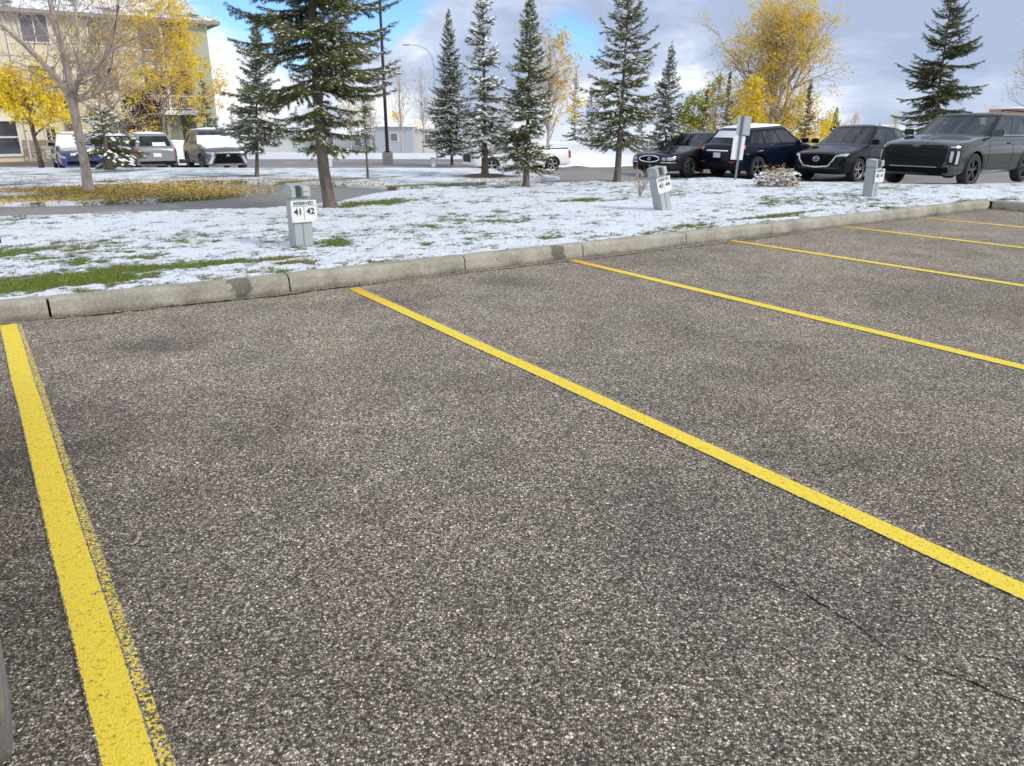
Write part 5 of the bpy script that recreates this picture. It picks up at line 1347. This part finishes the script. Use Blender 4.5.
    # sills, seams, handles, mirrors
    for s in (1, -1):
        sl = P.get('sill', 'black_trim')
        cz = P.get('clad', .16)
        decal('rocker_trim', s * math.pi / 2, [(-s * (xf - 1.2 * r), zb + .02), (-s * (xr + 1.2 * r), zb + .02), (-s * (xr + 1.2 * r), zb + cz), (-s * (xf - 1.2 * r), zb + cz)], M[sl], .008, res=.2)
        for xx in P.get('seams', (xa - .12, lerp(xa, xd, .42), lerp(xa, xd, .74))):
            decal('door_seam', s * math.pi / 2, rect(-s * xx - .006, -s * xx + .006, zb + .12, zc - .03), M['liner'], .004, res=.12)
        for xx in P.get('handles', (lerp(xa, xd, .36), lerp(xa, xd, .66))):
            hb = MB(); hb.box((xx, s * (hw + .012), zl - .14), (.20, .03, .035)); hb.build('door_handle', M[P.get('handle', P['paint'])], t, bevel=.01)
        mm = MB(); mm.box((xa - .28, s * (hw + .08), zc + .07), (.13, .22, .15)); mm.box((xa - .26, s * (hw - .02), zc + .02), (.06, .12, .05)); mi = mm.build('mirror', M[P.get('mirror', P['paint'])], t, bevel=.03)
        if P.get('arch'):
            for x in (xf, xr):
                pts = [(-s * (x + 1.2 * r * math.cos(a)), r + 1.2 * r * math.sin(a)) for a in np.linspace(-.25, math.pi + .25, 22)]
                decal('arch_trim', s * math.pi / 2, band(pts, .06), M[P['arch']], .008, res=.5)
    P['extra'](locals())
    for m_ in (bo,): pass
    # keep the named point where it was asked for
    anchor = {'fl': (xf, hw - .02, 0), 'rr': (xr, -hw + .02, 0), 'fc': (Fx, 0, 0), 'rc': (Rx, 0, 0), 'rl': (xr, hw - .02, 0), 'fr': (xf, -hw + .02, 0)}[P.get('anchor', 'fc')]
    t.location = Vector(loc) - rot_pt(anchor, heading)
    return t

def snow_on(E, nm, pts_uv, v0, v1, thick=.03):
    E['patch'](nm, pts_uv[0], pts_uv[1], v0, v1, M['snow'], thick)

def flat_snow(E, x0, x1, w, z, part='snow_cover', dz=.02, mat='snow'):
    """a sheet of snow lying on the bonnet or roof: follows the surface below it"""
    from_top = E['tree']; q = MB(); n, m = 16, 12; vs = []
    for i in range(n + 1):
        for j in range(m + 1):
            a, b = i / n, j / m * 2 - 1; x = lerp(x0, x1, a) ; y = b * w
            h = from_top.ray_cast(Vector((x, y, 5)), Vector((0, 0, -1)), 9)
            zz = h[0].z if h[0] is not None else z
            e = min(1, 5 * min(a, 1 - a) + .05, 4 * (1 - abs(b)) + .05)
            vs.append((x, y, zz + dz * e ** .5 * (.7 + .6 * float(vnoise(np.array(x * 7.), np.array(y * 7.), 4))) - .004))
    q.add(vs, [(i * (m + 1) + j, (i + 1) * (m + 1) + j, (i + 1) * (m + 1) + j + 1, i * (m + 1) + j + 1) for i in range(n) for j in range(m)])
    q.build(part, M[mat], E['t'], smooth=True)

def roof_snow(E, thick=.05):
    b1, b2, cen, nR = E['b1'], E['b2'], E['cen'], E['nR']; q = MB()
    up = Vector((0, 0, thick)); r0 = [p + Vector((0, 0, .012)) for p in b2]; r1 = [p.lerp(cen, .08) + up for p in b2]
    q.add(r0 + r1 + [cen + up * 1.2], [(j, (j + 1) % nR, nR + (j + 1) % nR, nR + j) for j in range(nR)] + [(nR + j, nR + (j + 1) % nR, 2 * nR) for j in range(nR)])
    q.build('snow_cover', M['snow'], E['t'], smooth=True)

def plate(E, az, z, w=.30, h=.15):
    E['decal']('licence_plate', az, E['rect'](-w / 2, w / 2, z - h / 2, z + h / 2), M['plate'], .016)

def x_palisade(E):
    d, rect, band, P = E['decal'], E['rect'], E['band'], E['P']
    g = d('grille', 0, [(-.66, .48), (.66, .48), (.72, .62), (.74, .86), (.66, .955), (-.66, .955), (-.74, .86), (-.72, .62)], M['black_trim'], .010)[0]
    for i, z in enumerate((.58, .66, .74, .82, .89)): d('grille_bar', 0, rect(-.60, .60, z - .009, z + .009), M['black_paint'], .020, g, res=.3)
    for i in range(7): x = -.54 + i * .18; d('grille_bar', 0, rect(x - .007, x + .007, .52, .91), M['black_paint'], .018, g, res=.2)
    d('emblem', 0, [(.10 * math.cos(a), .955 + .045 * math.sin(a)) for a in np.linspace(0, 6.2, 18)], M['dark_alloy'], .02)
    d('air_intake', 0, [(-.80, .28), (.80, .28), (.78, .47), (-.78, .47)], M['liner'], .010)
    d('skid_trim', 0, rect(-.55, .55, .465, .48), M['alloy'], .015, res=.3)
    d('headlight', R(30), [(.70, .90), (.90, .91), (.92, .935), (.70, .93)], M['lamp'], .010, mirror=True)
    # upright lamp cluster
    d('lamp_surround', R(30), [(.66, .54), (.93, .50), (.94, .86), (.68, .88)], M['black_trim'], .008, mirror=True)
    d('headlight', R(30), [(.70, .60), (.765, .58), (.775, .82), (.71, .83)], M['lamp'], .016, mirror=True)
    d('running_light', R(30), [(.83, .54), (.90, .54), (.91, .82), (.85, .84)], M['lamp'], .018, mirror=True)
    d('taillight', math.pi, rect(.70, .86, .75, 1.12), M['red_lamp'], .01); d('taillight', math.pi, rect(-.86, -.70, .75, 1.12), M['red_lamp'], .01)
    for s in (1, -1):
        E['decal']('side_crease_trim', s * math.pi / 2, rect(-1.0 if s > 0 else -.9, .95 if s > 0 else 1.0, .50, .515), M['dark_alloy'], .006, res=.3)
        q = MB(); q.tube([(-.05, s * (E['wR'] - .05), 1.70), (-.2, s * (E['wR'] - .05), 1.735), (-1.6, s * (E['wR'] - .07), 1.70), (-1.75, s * (E['wR'] - .07), 1.66)], .02, 8); q.build('roof_rail', M['black_trim'], E['t'])
PAL = dict(sglass='frost', wglass='haze_glass', L=4.98, W=1.98, H=1.67, wb=2.90, r=.385, nose=.99, cowl=1.15, belt=1.12, ws0=1.05, ws1=.22, rr1=-2.0, rr0=-2.35, rdrop=.07, rw0=.1, paint='grey_paint', roof='charcoal_paint', rim='dark_alloy', sill='alloy', clad=.10, arch='grey_paint', anchor='fl', zb=.26, oh=.93, tumble=.76, chrome_line=True, extra=x_palisade, crown=.06, spokes=5)

def x_mazda(E):
    d, rect, band = E['decal'], E['rect'], E['band']
    g = d('grille', 0, [(-.36, .50), (.36, .50), (.50, .66), (.56, .80), (.50, .83), (-.50, .83), (-.56, .80), (-.50, .66)], M['liner'], .010)[0]
    d('grille_trim', 0, band([(-.72, .83), (-.60, .79), (-.54, .66), (-.40, .49), (0, .455), (.40, .49), (.54, .66), (.60, .79), (.72, .83)], .035), M['chrome'], .022, res=.3)
    d('emblem', 0, band([(.095 * math.cos(a), .69 + .07 * math.sin(a)) for a in np.linspace(0, 6.28, 22)], .014), M['chrome'], .024, g, res=.3)
    d('emblem', 0, band([(-.085, .70), (-.045, .715), (0, .675), (.045, .715), (.085, .70)], .014), M['chrome'], .024, g, res=.3)
    d('headlight', R(30), [(.56, .765), (.86, .80), (.93, .86), (.80, .86), (.58, .815)], M['lamp'], .010, mirror=True)
    d('air_intake', 0, [(-.70, .30), (.70, .30), (.62, .40), (-.62, .40)], M['black_trim'], .010)
    d('bumper_strip', 0, rect(-.72, .72, .425, .435), M['dark_alloy'], .014, res=.3)
    d('taillight', math.pi, rect(.55, .82, .88, 1.0), M['red_lamp'], .01, mirror=False); d('taillight', math.pi, rect(-.82, -.55, .88, 1.0), M['red_lamp'], .01)
MAZ = dict(sglass='frost', wglass='haze_glass', L=4.55, W=1.84, H=1.66, wb=2.70, r=.36, nose=.86, cowl=1.10, belt=1.08, ws0=1.02, ws1=.18, rr1=-1.55, rr0=-2.1, rdrop=.14, paint='black_paint', rim='alloy', sill='black_trim', clad=.22, arch='black_trim', anchor='fl', zb=.24, oh=.93, tumble=.71, mirror='black_trim', extra=x_mazda)

def x_rogue(E):
    d, rect = E['decal'], E['rect']
    roof_snow(E, .045)
    d('taillight', R(148), [(-.90, .93), (-.50, .90), (-.50, 1.0), (-.90, 1.05)], M['red_lamp'], .012, mirror=True)
    d('bumper', math.pi, rect(-.80, .80, .30, .50), M['black_trim'], .012)
    d('reflector', math.pi, rect(.52, .72, .52, .56), M['red_lamp'], .014); d('reflector', math.pi, rect(-.72, -.52, .52, .56), M['red_lamp'], .014)
    d('plate_trim', math.pi, rect(-.45, .45, .86, .90), M['chrome'], .014); plate(E, math.pi, .74)
    d('headlight', R(30), [(.56, .68), (.86, .74), (.86, .82), (.56, .78)], M['lamp'], .01, mirror=True)
    d('grille', 0, rect(-.4, .4, .5, .8), M['black_trim'], .01)
    E['patch']('snow_cover', E['N1'] + E['ns'] + 1.0, E['N1'] + E['ns'] + 6.6, .45, .9, M['snow'], .02)  # white sheet over the upper part of the rear window
ROG = dict(sglass='frost', wglass='haze_glass', L=4.60, W=1.82, H=1.64, wb=2.70, r=.355, nose=.9, cowl=1.10, belt=1.07, ws0=1.0, ws1=.15, rr1=-1.75, rr0=-2.16, rdrop=.13, paint='navy_paint', rim='alloy', anchor='rr', zb=.25, oh=.93, tumble=.73, arch='black_trim', clad=.2, extra=x_rogue, spokes=5)

def x_sedan(E):
    d, rect, band = E['decal'], E['rect'], E['band']
    g = d('grille', 0, [(.40 * math.cos(a), .60 + .085 * math.sin(a)) for a in np.linspace(0, 6.1, 22)], M['liner'], .010)[0]
    d('grille_trim', 0, band([(.42 * math.cos(a), .60 + .098 * math.sin(a)) for a in np.linspace(0, 6.283, 28)], .028), M['chrome'], .02, res=.4)
    d('emblem', 0, band([(.05 * math.cos(a), .60 + .04 * math.sin(a)) for a in np.linspace(0, 6.283, 14)], .016), M['chrome'], .024, g, res=.4)
    d('headlight', R(30), [(.46, .57), (.58, .545), (.60, .60), (.58, .655), (.47, .65)], M['lamp'], .012, mirror=True)
    d('headlight', R(30), [(.62, .57), (.74, .555), (.88, .58), (.92, .63), (.82, .665), (.64, .66)], M['lamp'], .012, mirror=True)
    d('bumper_strip', R(30), rect(.42, .92, .48, .51), M['chrome'], .014, mirror=True)
    d('air_intake', 0, rect(-.62, .62, .26, .36), M['liner'], .010)
    d('taillight', math.pi, rect(-.8, .8, .68, .82), M['red_lamp'], .01); plate(E, math.pi, .5)
    for s in (1, -1): d('side_trim', s * math.pi / 2, rect(-1.0, 1.0, .50, .53), M['chrome'], .01, res=.4)
    E['patch']('snow_cover', E['N1'] + .3, E['N1'] + 6.0, .05, .3, M['snow'], .02)
SED = dict(sglass='frost', wglass='frost', L=5.0, W=1.86, H=1.42, wb=2.77, r=.325, nose=.74, cowl=.96, belt=.94, ws0=1.0, ws1=.22, rr1=-1.0, rr0=-1.72, rdrop=.09, rbelt=.95, deck=.94, paint='charcoal_paint', rim='alloy', anchor='fl', zb=.2, oh=1.0, tumble=.70, clad=.1, extra=x_sedan, pillars=(.5, 3.1, 3.3, 6.0), handle='chrome', spokes=6)

def x_versa(E):
    d, rect = E['decal'], E['rect']
    roof_snow(E, .03)
    d('taillight', R(150), [(-.80, .76), (-.60, .80), (-.62, .98), (-.82, 1.0)], M['red_lamp'], .012, mirror=True)
    d('bumper', math.pi, rect(-.78, .78, .26, .44), M['black_trim'], .010); plate(E, math.pi, .68)
    E['patch']('snow_cover', E['N1'] + E['ns'] + 3.4, E['N1'] + E['ns'] + 6.2, .12, .4, M['snow'], .02)
    q = MB(); q.box((E['Rx'] + .22, .1, 1.05), (.05, .5, .03), mat=Matrix.Rotation(R(20), 3, 'X')); q.build('wiper', M['black_trim'], E['t'])
    d('headlight', R(30), [(.54, .62), (.84, .70), (.82, .78), (.56, .72)], M['lamp'], .01, mirror=True)
VER = dict(L=4.15, W=1.70, H=1.53, wb=2.60, r=.31, nose=.86, cowl=1.04, belt=1.0, ws0=1.0, ws1=.2, rr1=-1.65, rr0=-1.98, rdrop=.08, rbelt=.98, paint='silver_paint', rim='alloy', anchor='rc', zb=.22, oh=.82, tumble=.74, clad=.1, extra=x_versa)

def x_outl(E):
    d, rect = E['decal'], E['rect']
    flat_snow(E, E['xa'] - .02, E['Fx'] - .35, .74, 1.0, dz=.035)
    E['patch']('snow_cover', .1, E['N1'] - .1, .0, .62, M['snow'], .03); roof_snow(E, .05)
    d('grille', 0, [(-.62, .36), (.62, .36), (.50, .60), (.46, .74), (-.46, .74), (-.50, .60)], M['liner'], .010)
    d('bumper_trim', 0, [(-.80, .34), (-.68, .34), (-.55, .62), (-.56, .80), (-.66, .80), (-.66, .62)], M['chrome'], .016); d('bumper_trim', 0, [(.80, .34), (.68, .34), (.55, .62), (.56, .80), (.66, .80), (.66, .62)], M['chrome'], .016)
    d('emblem', 0, [(0, .74), (.035, .69), (.085, .64), (-.085, .64), (-.035, .69)], M['chrome'], .02, res=.3)
    d('headlight', R(30), [(.56, .72), (.86, .78), (.90, .86), (.58, .80)], M['lamp'], .012, mirror=True)
    d('fog_light', R(30), [(.74, .44), (.86, .44), (.86, .54), (.74, .54)], M['lamp'], .012, mirror=True)
    d('skid_trim', 0, rect(-.55, .55, .27, .33), M['alloy'], .012)
OUT = dict(L=4.70, W=1.81, H=1.68, wb=2.67, r=.35, nose=.92, cowl=1.10, belt=1.06, ws0=1.0, ws1=.22, rr1=-1.9, rr0=-2.2, rdrop=.1, paint='gunmetal_paint', rim='alloy', anchor='fc', zb=.25, oh=.95, tumble=.74, arch='black_trim', clad=.16, extra=x_outl)

def x_blue(E):
    d, rect = E['decal'], E['rect']
    E['patch']('snow_cover', .05, E['N1'] - .05, .0, .97, M['snow'], .035); roof_snow(E, .06); flat_snow(E, E['xa'] - .02, E['xa'] + .30, .70, .9, dz=.05)
    d('headlight', R(30), [(.54, .52), (.84, .58), (.82, .66), (.56, .60)], M['lamp'], .01, mirror=True)
    d('grille', 0, rect(-.38, .38, .56, .66), M['black_trim'], .01); d('air_intake', 0, rect(-.6, .6, .28, .42), M['liner'], .01)
BLU = dict(L=4.55, W=1.77, H=1.46, wb=2.65, r=.315, nose=.76, cowl=.98, belt=.94, ws0=1.05, ws1=.3, rr1=-1.0, rr0=-1.65, deck=.98, rbelt=.97, paint='blue_paint', rim='alloy', anchor='fc', zb=.2, oh=.9, tumble=.72, clad=.1, extra=x_blue, pillars=(.5, 3.1, 3.3, 6.0), mirror='black_trim')

def x_plain(E):
    d, rect = E['decal'], E['rect']
    d('headlight', R(30), [(.54, .60), (.84, .66), (.82, .74), (.56, .68)], M['lamp'], .01, mirror=True)
    d('grille', 0, rect(-.42, .42, .52, .70), M['black_trim'], .01); d('air_intake', 0, rect(-.6, .6, .28, .42), M['liner'], .01)
    d('taillight', math.pi, rect(.5, .76, .8, .94), M['red_lamp'], .01); d('taillight', math.pi, rect(-.76, -.5, .8, .94), M['red_lamp'], .01); plate(E, math.pi, .62)
def x_white(E):
    x_plain(E); flat_snow(E, E['xa'] - .02, E['Fx'] - .3, .72, 1.0, dz=.05); roof_snow(E, .06); E['patch']('snow_cover', .05, E['N1'] - .05, .0, .95, M['snow'], .035)
def x_dark(E):
    x_plain(E); roof_snow(E, .04)
DRK = dict(VER); DRK.update(paint='charcoal_paint', extra=x_dark, anchor='rc')
WHT = dict(BLU); WHT.update(paint='white_paint', extra=x_white, anchor='fc')
NEAR = dict(BLU); NEAR.update(paint='steel_paint', extra=x_plain, anchor='rr', tyre='tyre_dusty', tw=.24)

HK = math.atan2(-.60, -.80); HKP = math.atan2(KD.y, KD.x); HN = math.atan2(KN.y, KN.x); HNM = math.atan2(-KN.y, -KN.x)
ROW = 'cars parked along the far side of the lawn'; LEFT = 'snowy cars parked by the apartment building'
def spot(px, py, off=.055): return ground_at(px, py, off)
car('parked_car', 'large dark grey green seven seat crossover with an upright black grille', 'car', PAL, spot(970, 187.5), HK, ROW)
car('parked_car', 'glossy black crossover with a chrome winged grille behind the upright grey post', 'car', MAZ, spot(857, 182.5), HK + R(2), ROW)
car('parked_car', 'dark navy hatchback with snow white roof, backed in, red taillight showing', 'car', ROG, spot(757, 179.2), HKP - R(1), ROW)
car('parked_car', 'old dusty black sedan with an oval chrome grille, farthest along its row', 'car', SED, spot(689, 177.5), HK + R(3), ROW)
car('parked_car', 'silver hatchback seen from the rear with a lightly snowed rear window', 'car', VER, at(160, 32.6, .055), HN, LEFT)
car('parked_car', 'silver crossover facing the lawn with thick snow on bonnet and windscreen', 'car', OUT, at(230, 32.8, .055), HNM, LEFT)
car('parked_car', 'deep blue car with fully snow covered windscreen behind the young spruce', 'car', BLU, at(86, 32.0, .055), HNM, LEFT)
car('parked_car', 'small dark car mostly hidden between the blue car and silver hatchback', 'car', DRK, at(120, 33.6, .055), HN, LEFT)
car('parked_car', 'snow buried white car in the gap between silver hatchback and silver crossover', 'car', WHT, at(190, 38.5, .055), HNM, LEFT)
car('parked_car', 'light silver car with a dusty grey tyre close beside the first yellow line', 'car', NEAR, ground_at(8.0, 738, 0), HN, None)

def x_pickup(E):
    d, rect, t = E['decal'], E['rect'], E['t']
    d('taillight', math.pi, rect(.80, .93, .72, 1.14), M['red_lamp'], .01); d('taillight', math.pi, rect(-.93, -.80, .72, 1.14), M['red_lamp'], .01)
    for s in (1, -1): d('taillight', s * math.pi / 2, rect(*((2.62, 2.80) if s > 0 else (-2.80, -2.62)), .74, 1.12), M['red_lamp'], .01)
    d('headlight', R(20), rect(.5, .8, .82, 1.0), M['lamp'], .01, mirror=True); d('grille', 0, rect(-.5, .5, .6, 1.0), M['black_trim'], .01)
    q = MB(); q.box((-1.7, 0, 1.215), (2.0, 1.5, .05)); q.build('bed_cover', M['black_trim'], t, bevel=.01)
    flat_snow(E, -2.65, -.75, .70, 1.2, dz=.06); roof_snow(E, .05)
PIC = dict(L=5.75, W=1.98, H=1.88, wb=3.55, r=.40, nose=1.06, cowl=1.2, belt=1.18, deck=1.18, ws0=1.25, ws1=.65, rr1=-.55, rr0=-.72, rdrop=.04, rbelt=1.18, paint='white_paint', rim='alloy', anchor='fl', zb=.34, oh=.98, tumble=.8, clad=.08, extra=x_pickup, pillars=(.5, 3.3, 3.6, 6.6))
fw, rw = at(492, 40.5, .055), at(545, 40.2, .055)
car('pickup_truck', 'white pickup truck half hidden behind two snowy spruces beyond the lawn', 'pickup truck', PIC, fw, math.atan2(fw.y - rw.y - 1.6, fw.x - rw.x))

# ------------------------------------------------------------------ sky, sun, camera
w = bpy.data.worlds.new('World'); scene.world = w; w.use_nodes = True
nt = w.node_tree; nt.nodes.clear()
class WT(NT):
    def __init__(self): self.t = nt
T = WT(); outw = nt.nodes.new('ShaderNodeOutputWorld')
SUN_DIR = Vector((.80, -.42, .62)).normalized(); SUN_EL = math.asin(SUN_DIR.z)
sky = T.n('TexSky', sky_type='NISHITA'); sky.sun_disc = False; sky.sun_elevation = SUN_EL; sky.sun_rotation = math.atan2(SUN_DIR.x, SUN_DIR.y); sky.altitude = 1000; sky.air_density = 1.0; sky.dust_density = .6; sky.ozone_density = 1.2
dirn = T.n('TexCoord').outputs['Generated']
def pxdir(px, py):
    u, v = (px - CX) / F, (py - CY) / F
    return Vector((u, CP - v * SP, -SP - v * CP)).normalized()
mp = T.n('Mapping', {'Vector': dirn, 'Scale': (1, 1, 2.6)}).outputs[0]
n1 = T.noise(mp, 3.4, 8, .56, .4); n2 = T.noise(mp, 7.5, 7, .6, .3)
cov = T.math('ADD', n1, .22)
for px, py, ang, amt in ((225, 5, 8.0, -.46), (300, 22, 5.5, -.22), (405, 8, 4.5, -.36), (590, 45, 4.5, -.26), (560, 30, 4.0, -.14), (455, 72, 5, .35), (850, 60, 22, .35), (215, 75, 6, .35)):
    d = pxdir(px, py); dt = T.n('VectorMath', {0: dirn, 1: (d.x, d.y, d.z)}, operation='DISTANCE').outputs[1]
    k = T.ramp(T.math('DIVIDE', dt, 2 * math.sin(R(ang) / 2)), [(0, 1.0), (.5, .55), (1, 0.0)], 'EASE')
    cov = T.math('MULTIPLY_ADD', k, amt, cov)
cov = T.math('ADD', cov, T.math('MULTIPLY_ADD', n2, .5, -.25))
mask = T.ramp(cov, [(.38, 0.0), (.60, 1.0)], 'EASE')
# cloud shading: white puffs low down, blue grey undersides higher and to the right
sh = T.math('ADD', T.math('MULTIPLY_ADD', n2, 1.0, -.06), T.math('MULTIPLY_ADD', n1, .55, -.28))
for px, py, ang, amt in ((460, 62, 6.5, -.34), (850, 45, 26, -.40), (620, 30, 5, -.10), (215, 70, 7, .20), (690, 70, 5, .14), (420, 112, 7, .2), (300, 110, 6, .06), (345, 60, 5, -.14), (590, 90, 5, .2), (420, 25, 3.5, .2), (820, 118, 8, .26), (660, 95, 6, .16), (980, 100, 6, .1)):
    d = pxdir(px, py); dt = T.n('VectorMath', {0: dirn, 1: (d.x, d.y, d.z)}, operation='DISTANCE').outputs[1]
    k = T.ramp(T.math('DIVIDE', dt, 2 * math.sin(R(ang) / 2)), [(0, 1.0), (.5, .6), (1, 0.0)], 'EASE')
    sh = T.math('MULTIPLY_ADD', k, amt, sh)
cloud = T.ramp(sh, [(.20, (.33, .40, .55)), (.40, (.46, .53, .67)), (.55, (.76, .80, .88)), (.72, (.96, .97, .99))])
SKY_K, CLOUD_K = .11, .76
skyc = T.mix(1.0, sky.outputs[0], (.056, .080, .122), 'MULTIPLY')
cl = T.mix(1.0, cloud, CLOUD_K, 'MULTIPLY')
bg = T.n('Background', {'Color': T.mix(mask, skyc, cl), 'Strength': 1.0})
nt.links.new(bg.outputs[0], outw.inputs[0])

sun = bpy.data.lights.new('sun', 'SUN'); sun.energy = 1.5; sun.angle = R(14); sun.color = (1.0, .94, .86)
so = bpy.data.objects.new('sun', sun); C.objects.link(so); so.rotation_euler = SUN_DIR.to_track_quat('Z', 'Y').to_euler(); so.location = (20, -10, 30)

cam = bpy.data.cameras.new('camera'); co = bpy.data.objects.new('camera', cam); C.objects.link(co)
co.location = (0, 0, EYE); co.rotation_euler = (math.pi / 2 - PITCH, 0, 0)
cam.sensor_width = 36; cam.sensor_fit = 'HORIZONTAL'; cam.lens = 36 * F / 1024; cam.clip_start = .05; cam.clip_end = 4000
cam.dof.use_dof = True; cam.dof.focus_distance = 3.2; cam.dof.aperture_fstop = cam.lens / 1000 / .0032
scene.camera = co
scene.view_settings.view_transform = 'Standard'; scene.view_settings.look = 'None'; scene.view_settings.gamma = 1; scene.view_settings.exposure = .84
scene.view_settings.use_curve_mapping = False
scene.render.engine = 'CYCLES'
cy = scene.cycles; cy.use_denoising = True
try: cy.denoiser = 'OPENIMAGEDENOISE'; cy.denoising_input_passes = 'RGB_ALBEDO_NORMAL'; cy.denoising_prefilter = 'ACCURATE'
except Exception: pass
cy.max_bounces = 6; cy.diffuse_bounces = 3; cy.glossy_bounces = 3; cy.transmission_bounces = 3; cy.use_adaptive_sampling = True; cy.adaptive_threshold = .01
cy.sample_clamp_indirect = 4
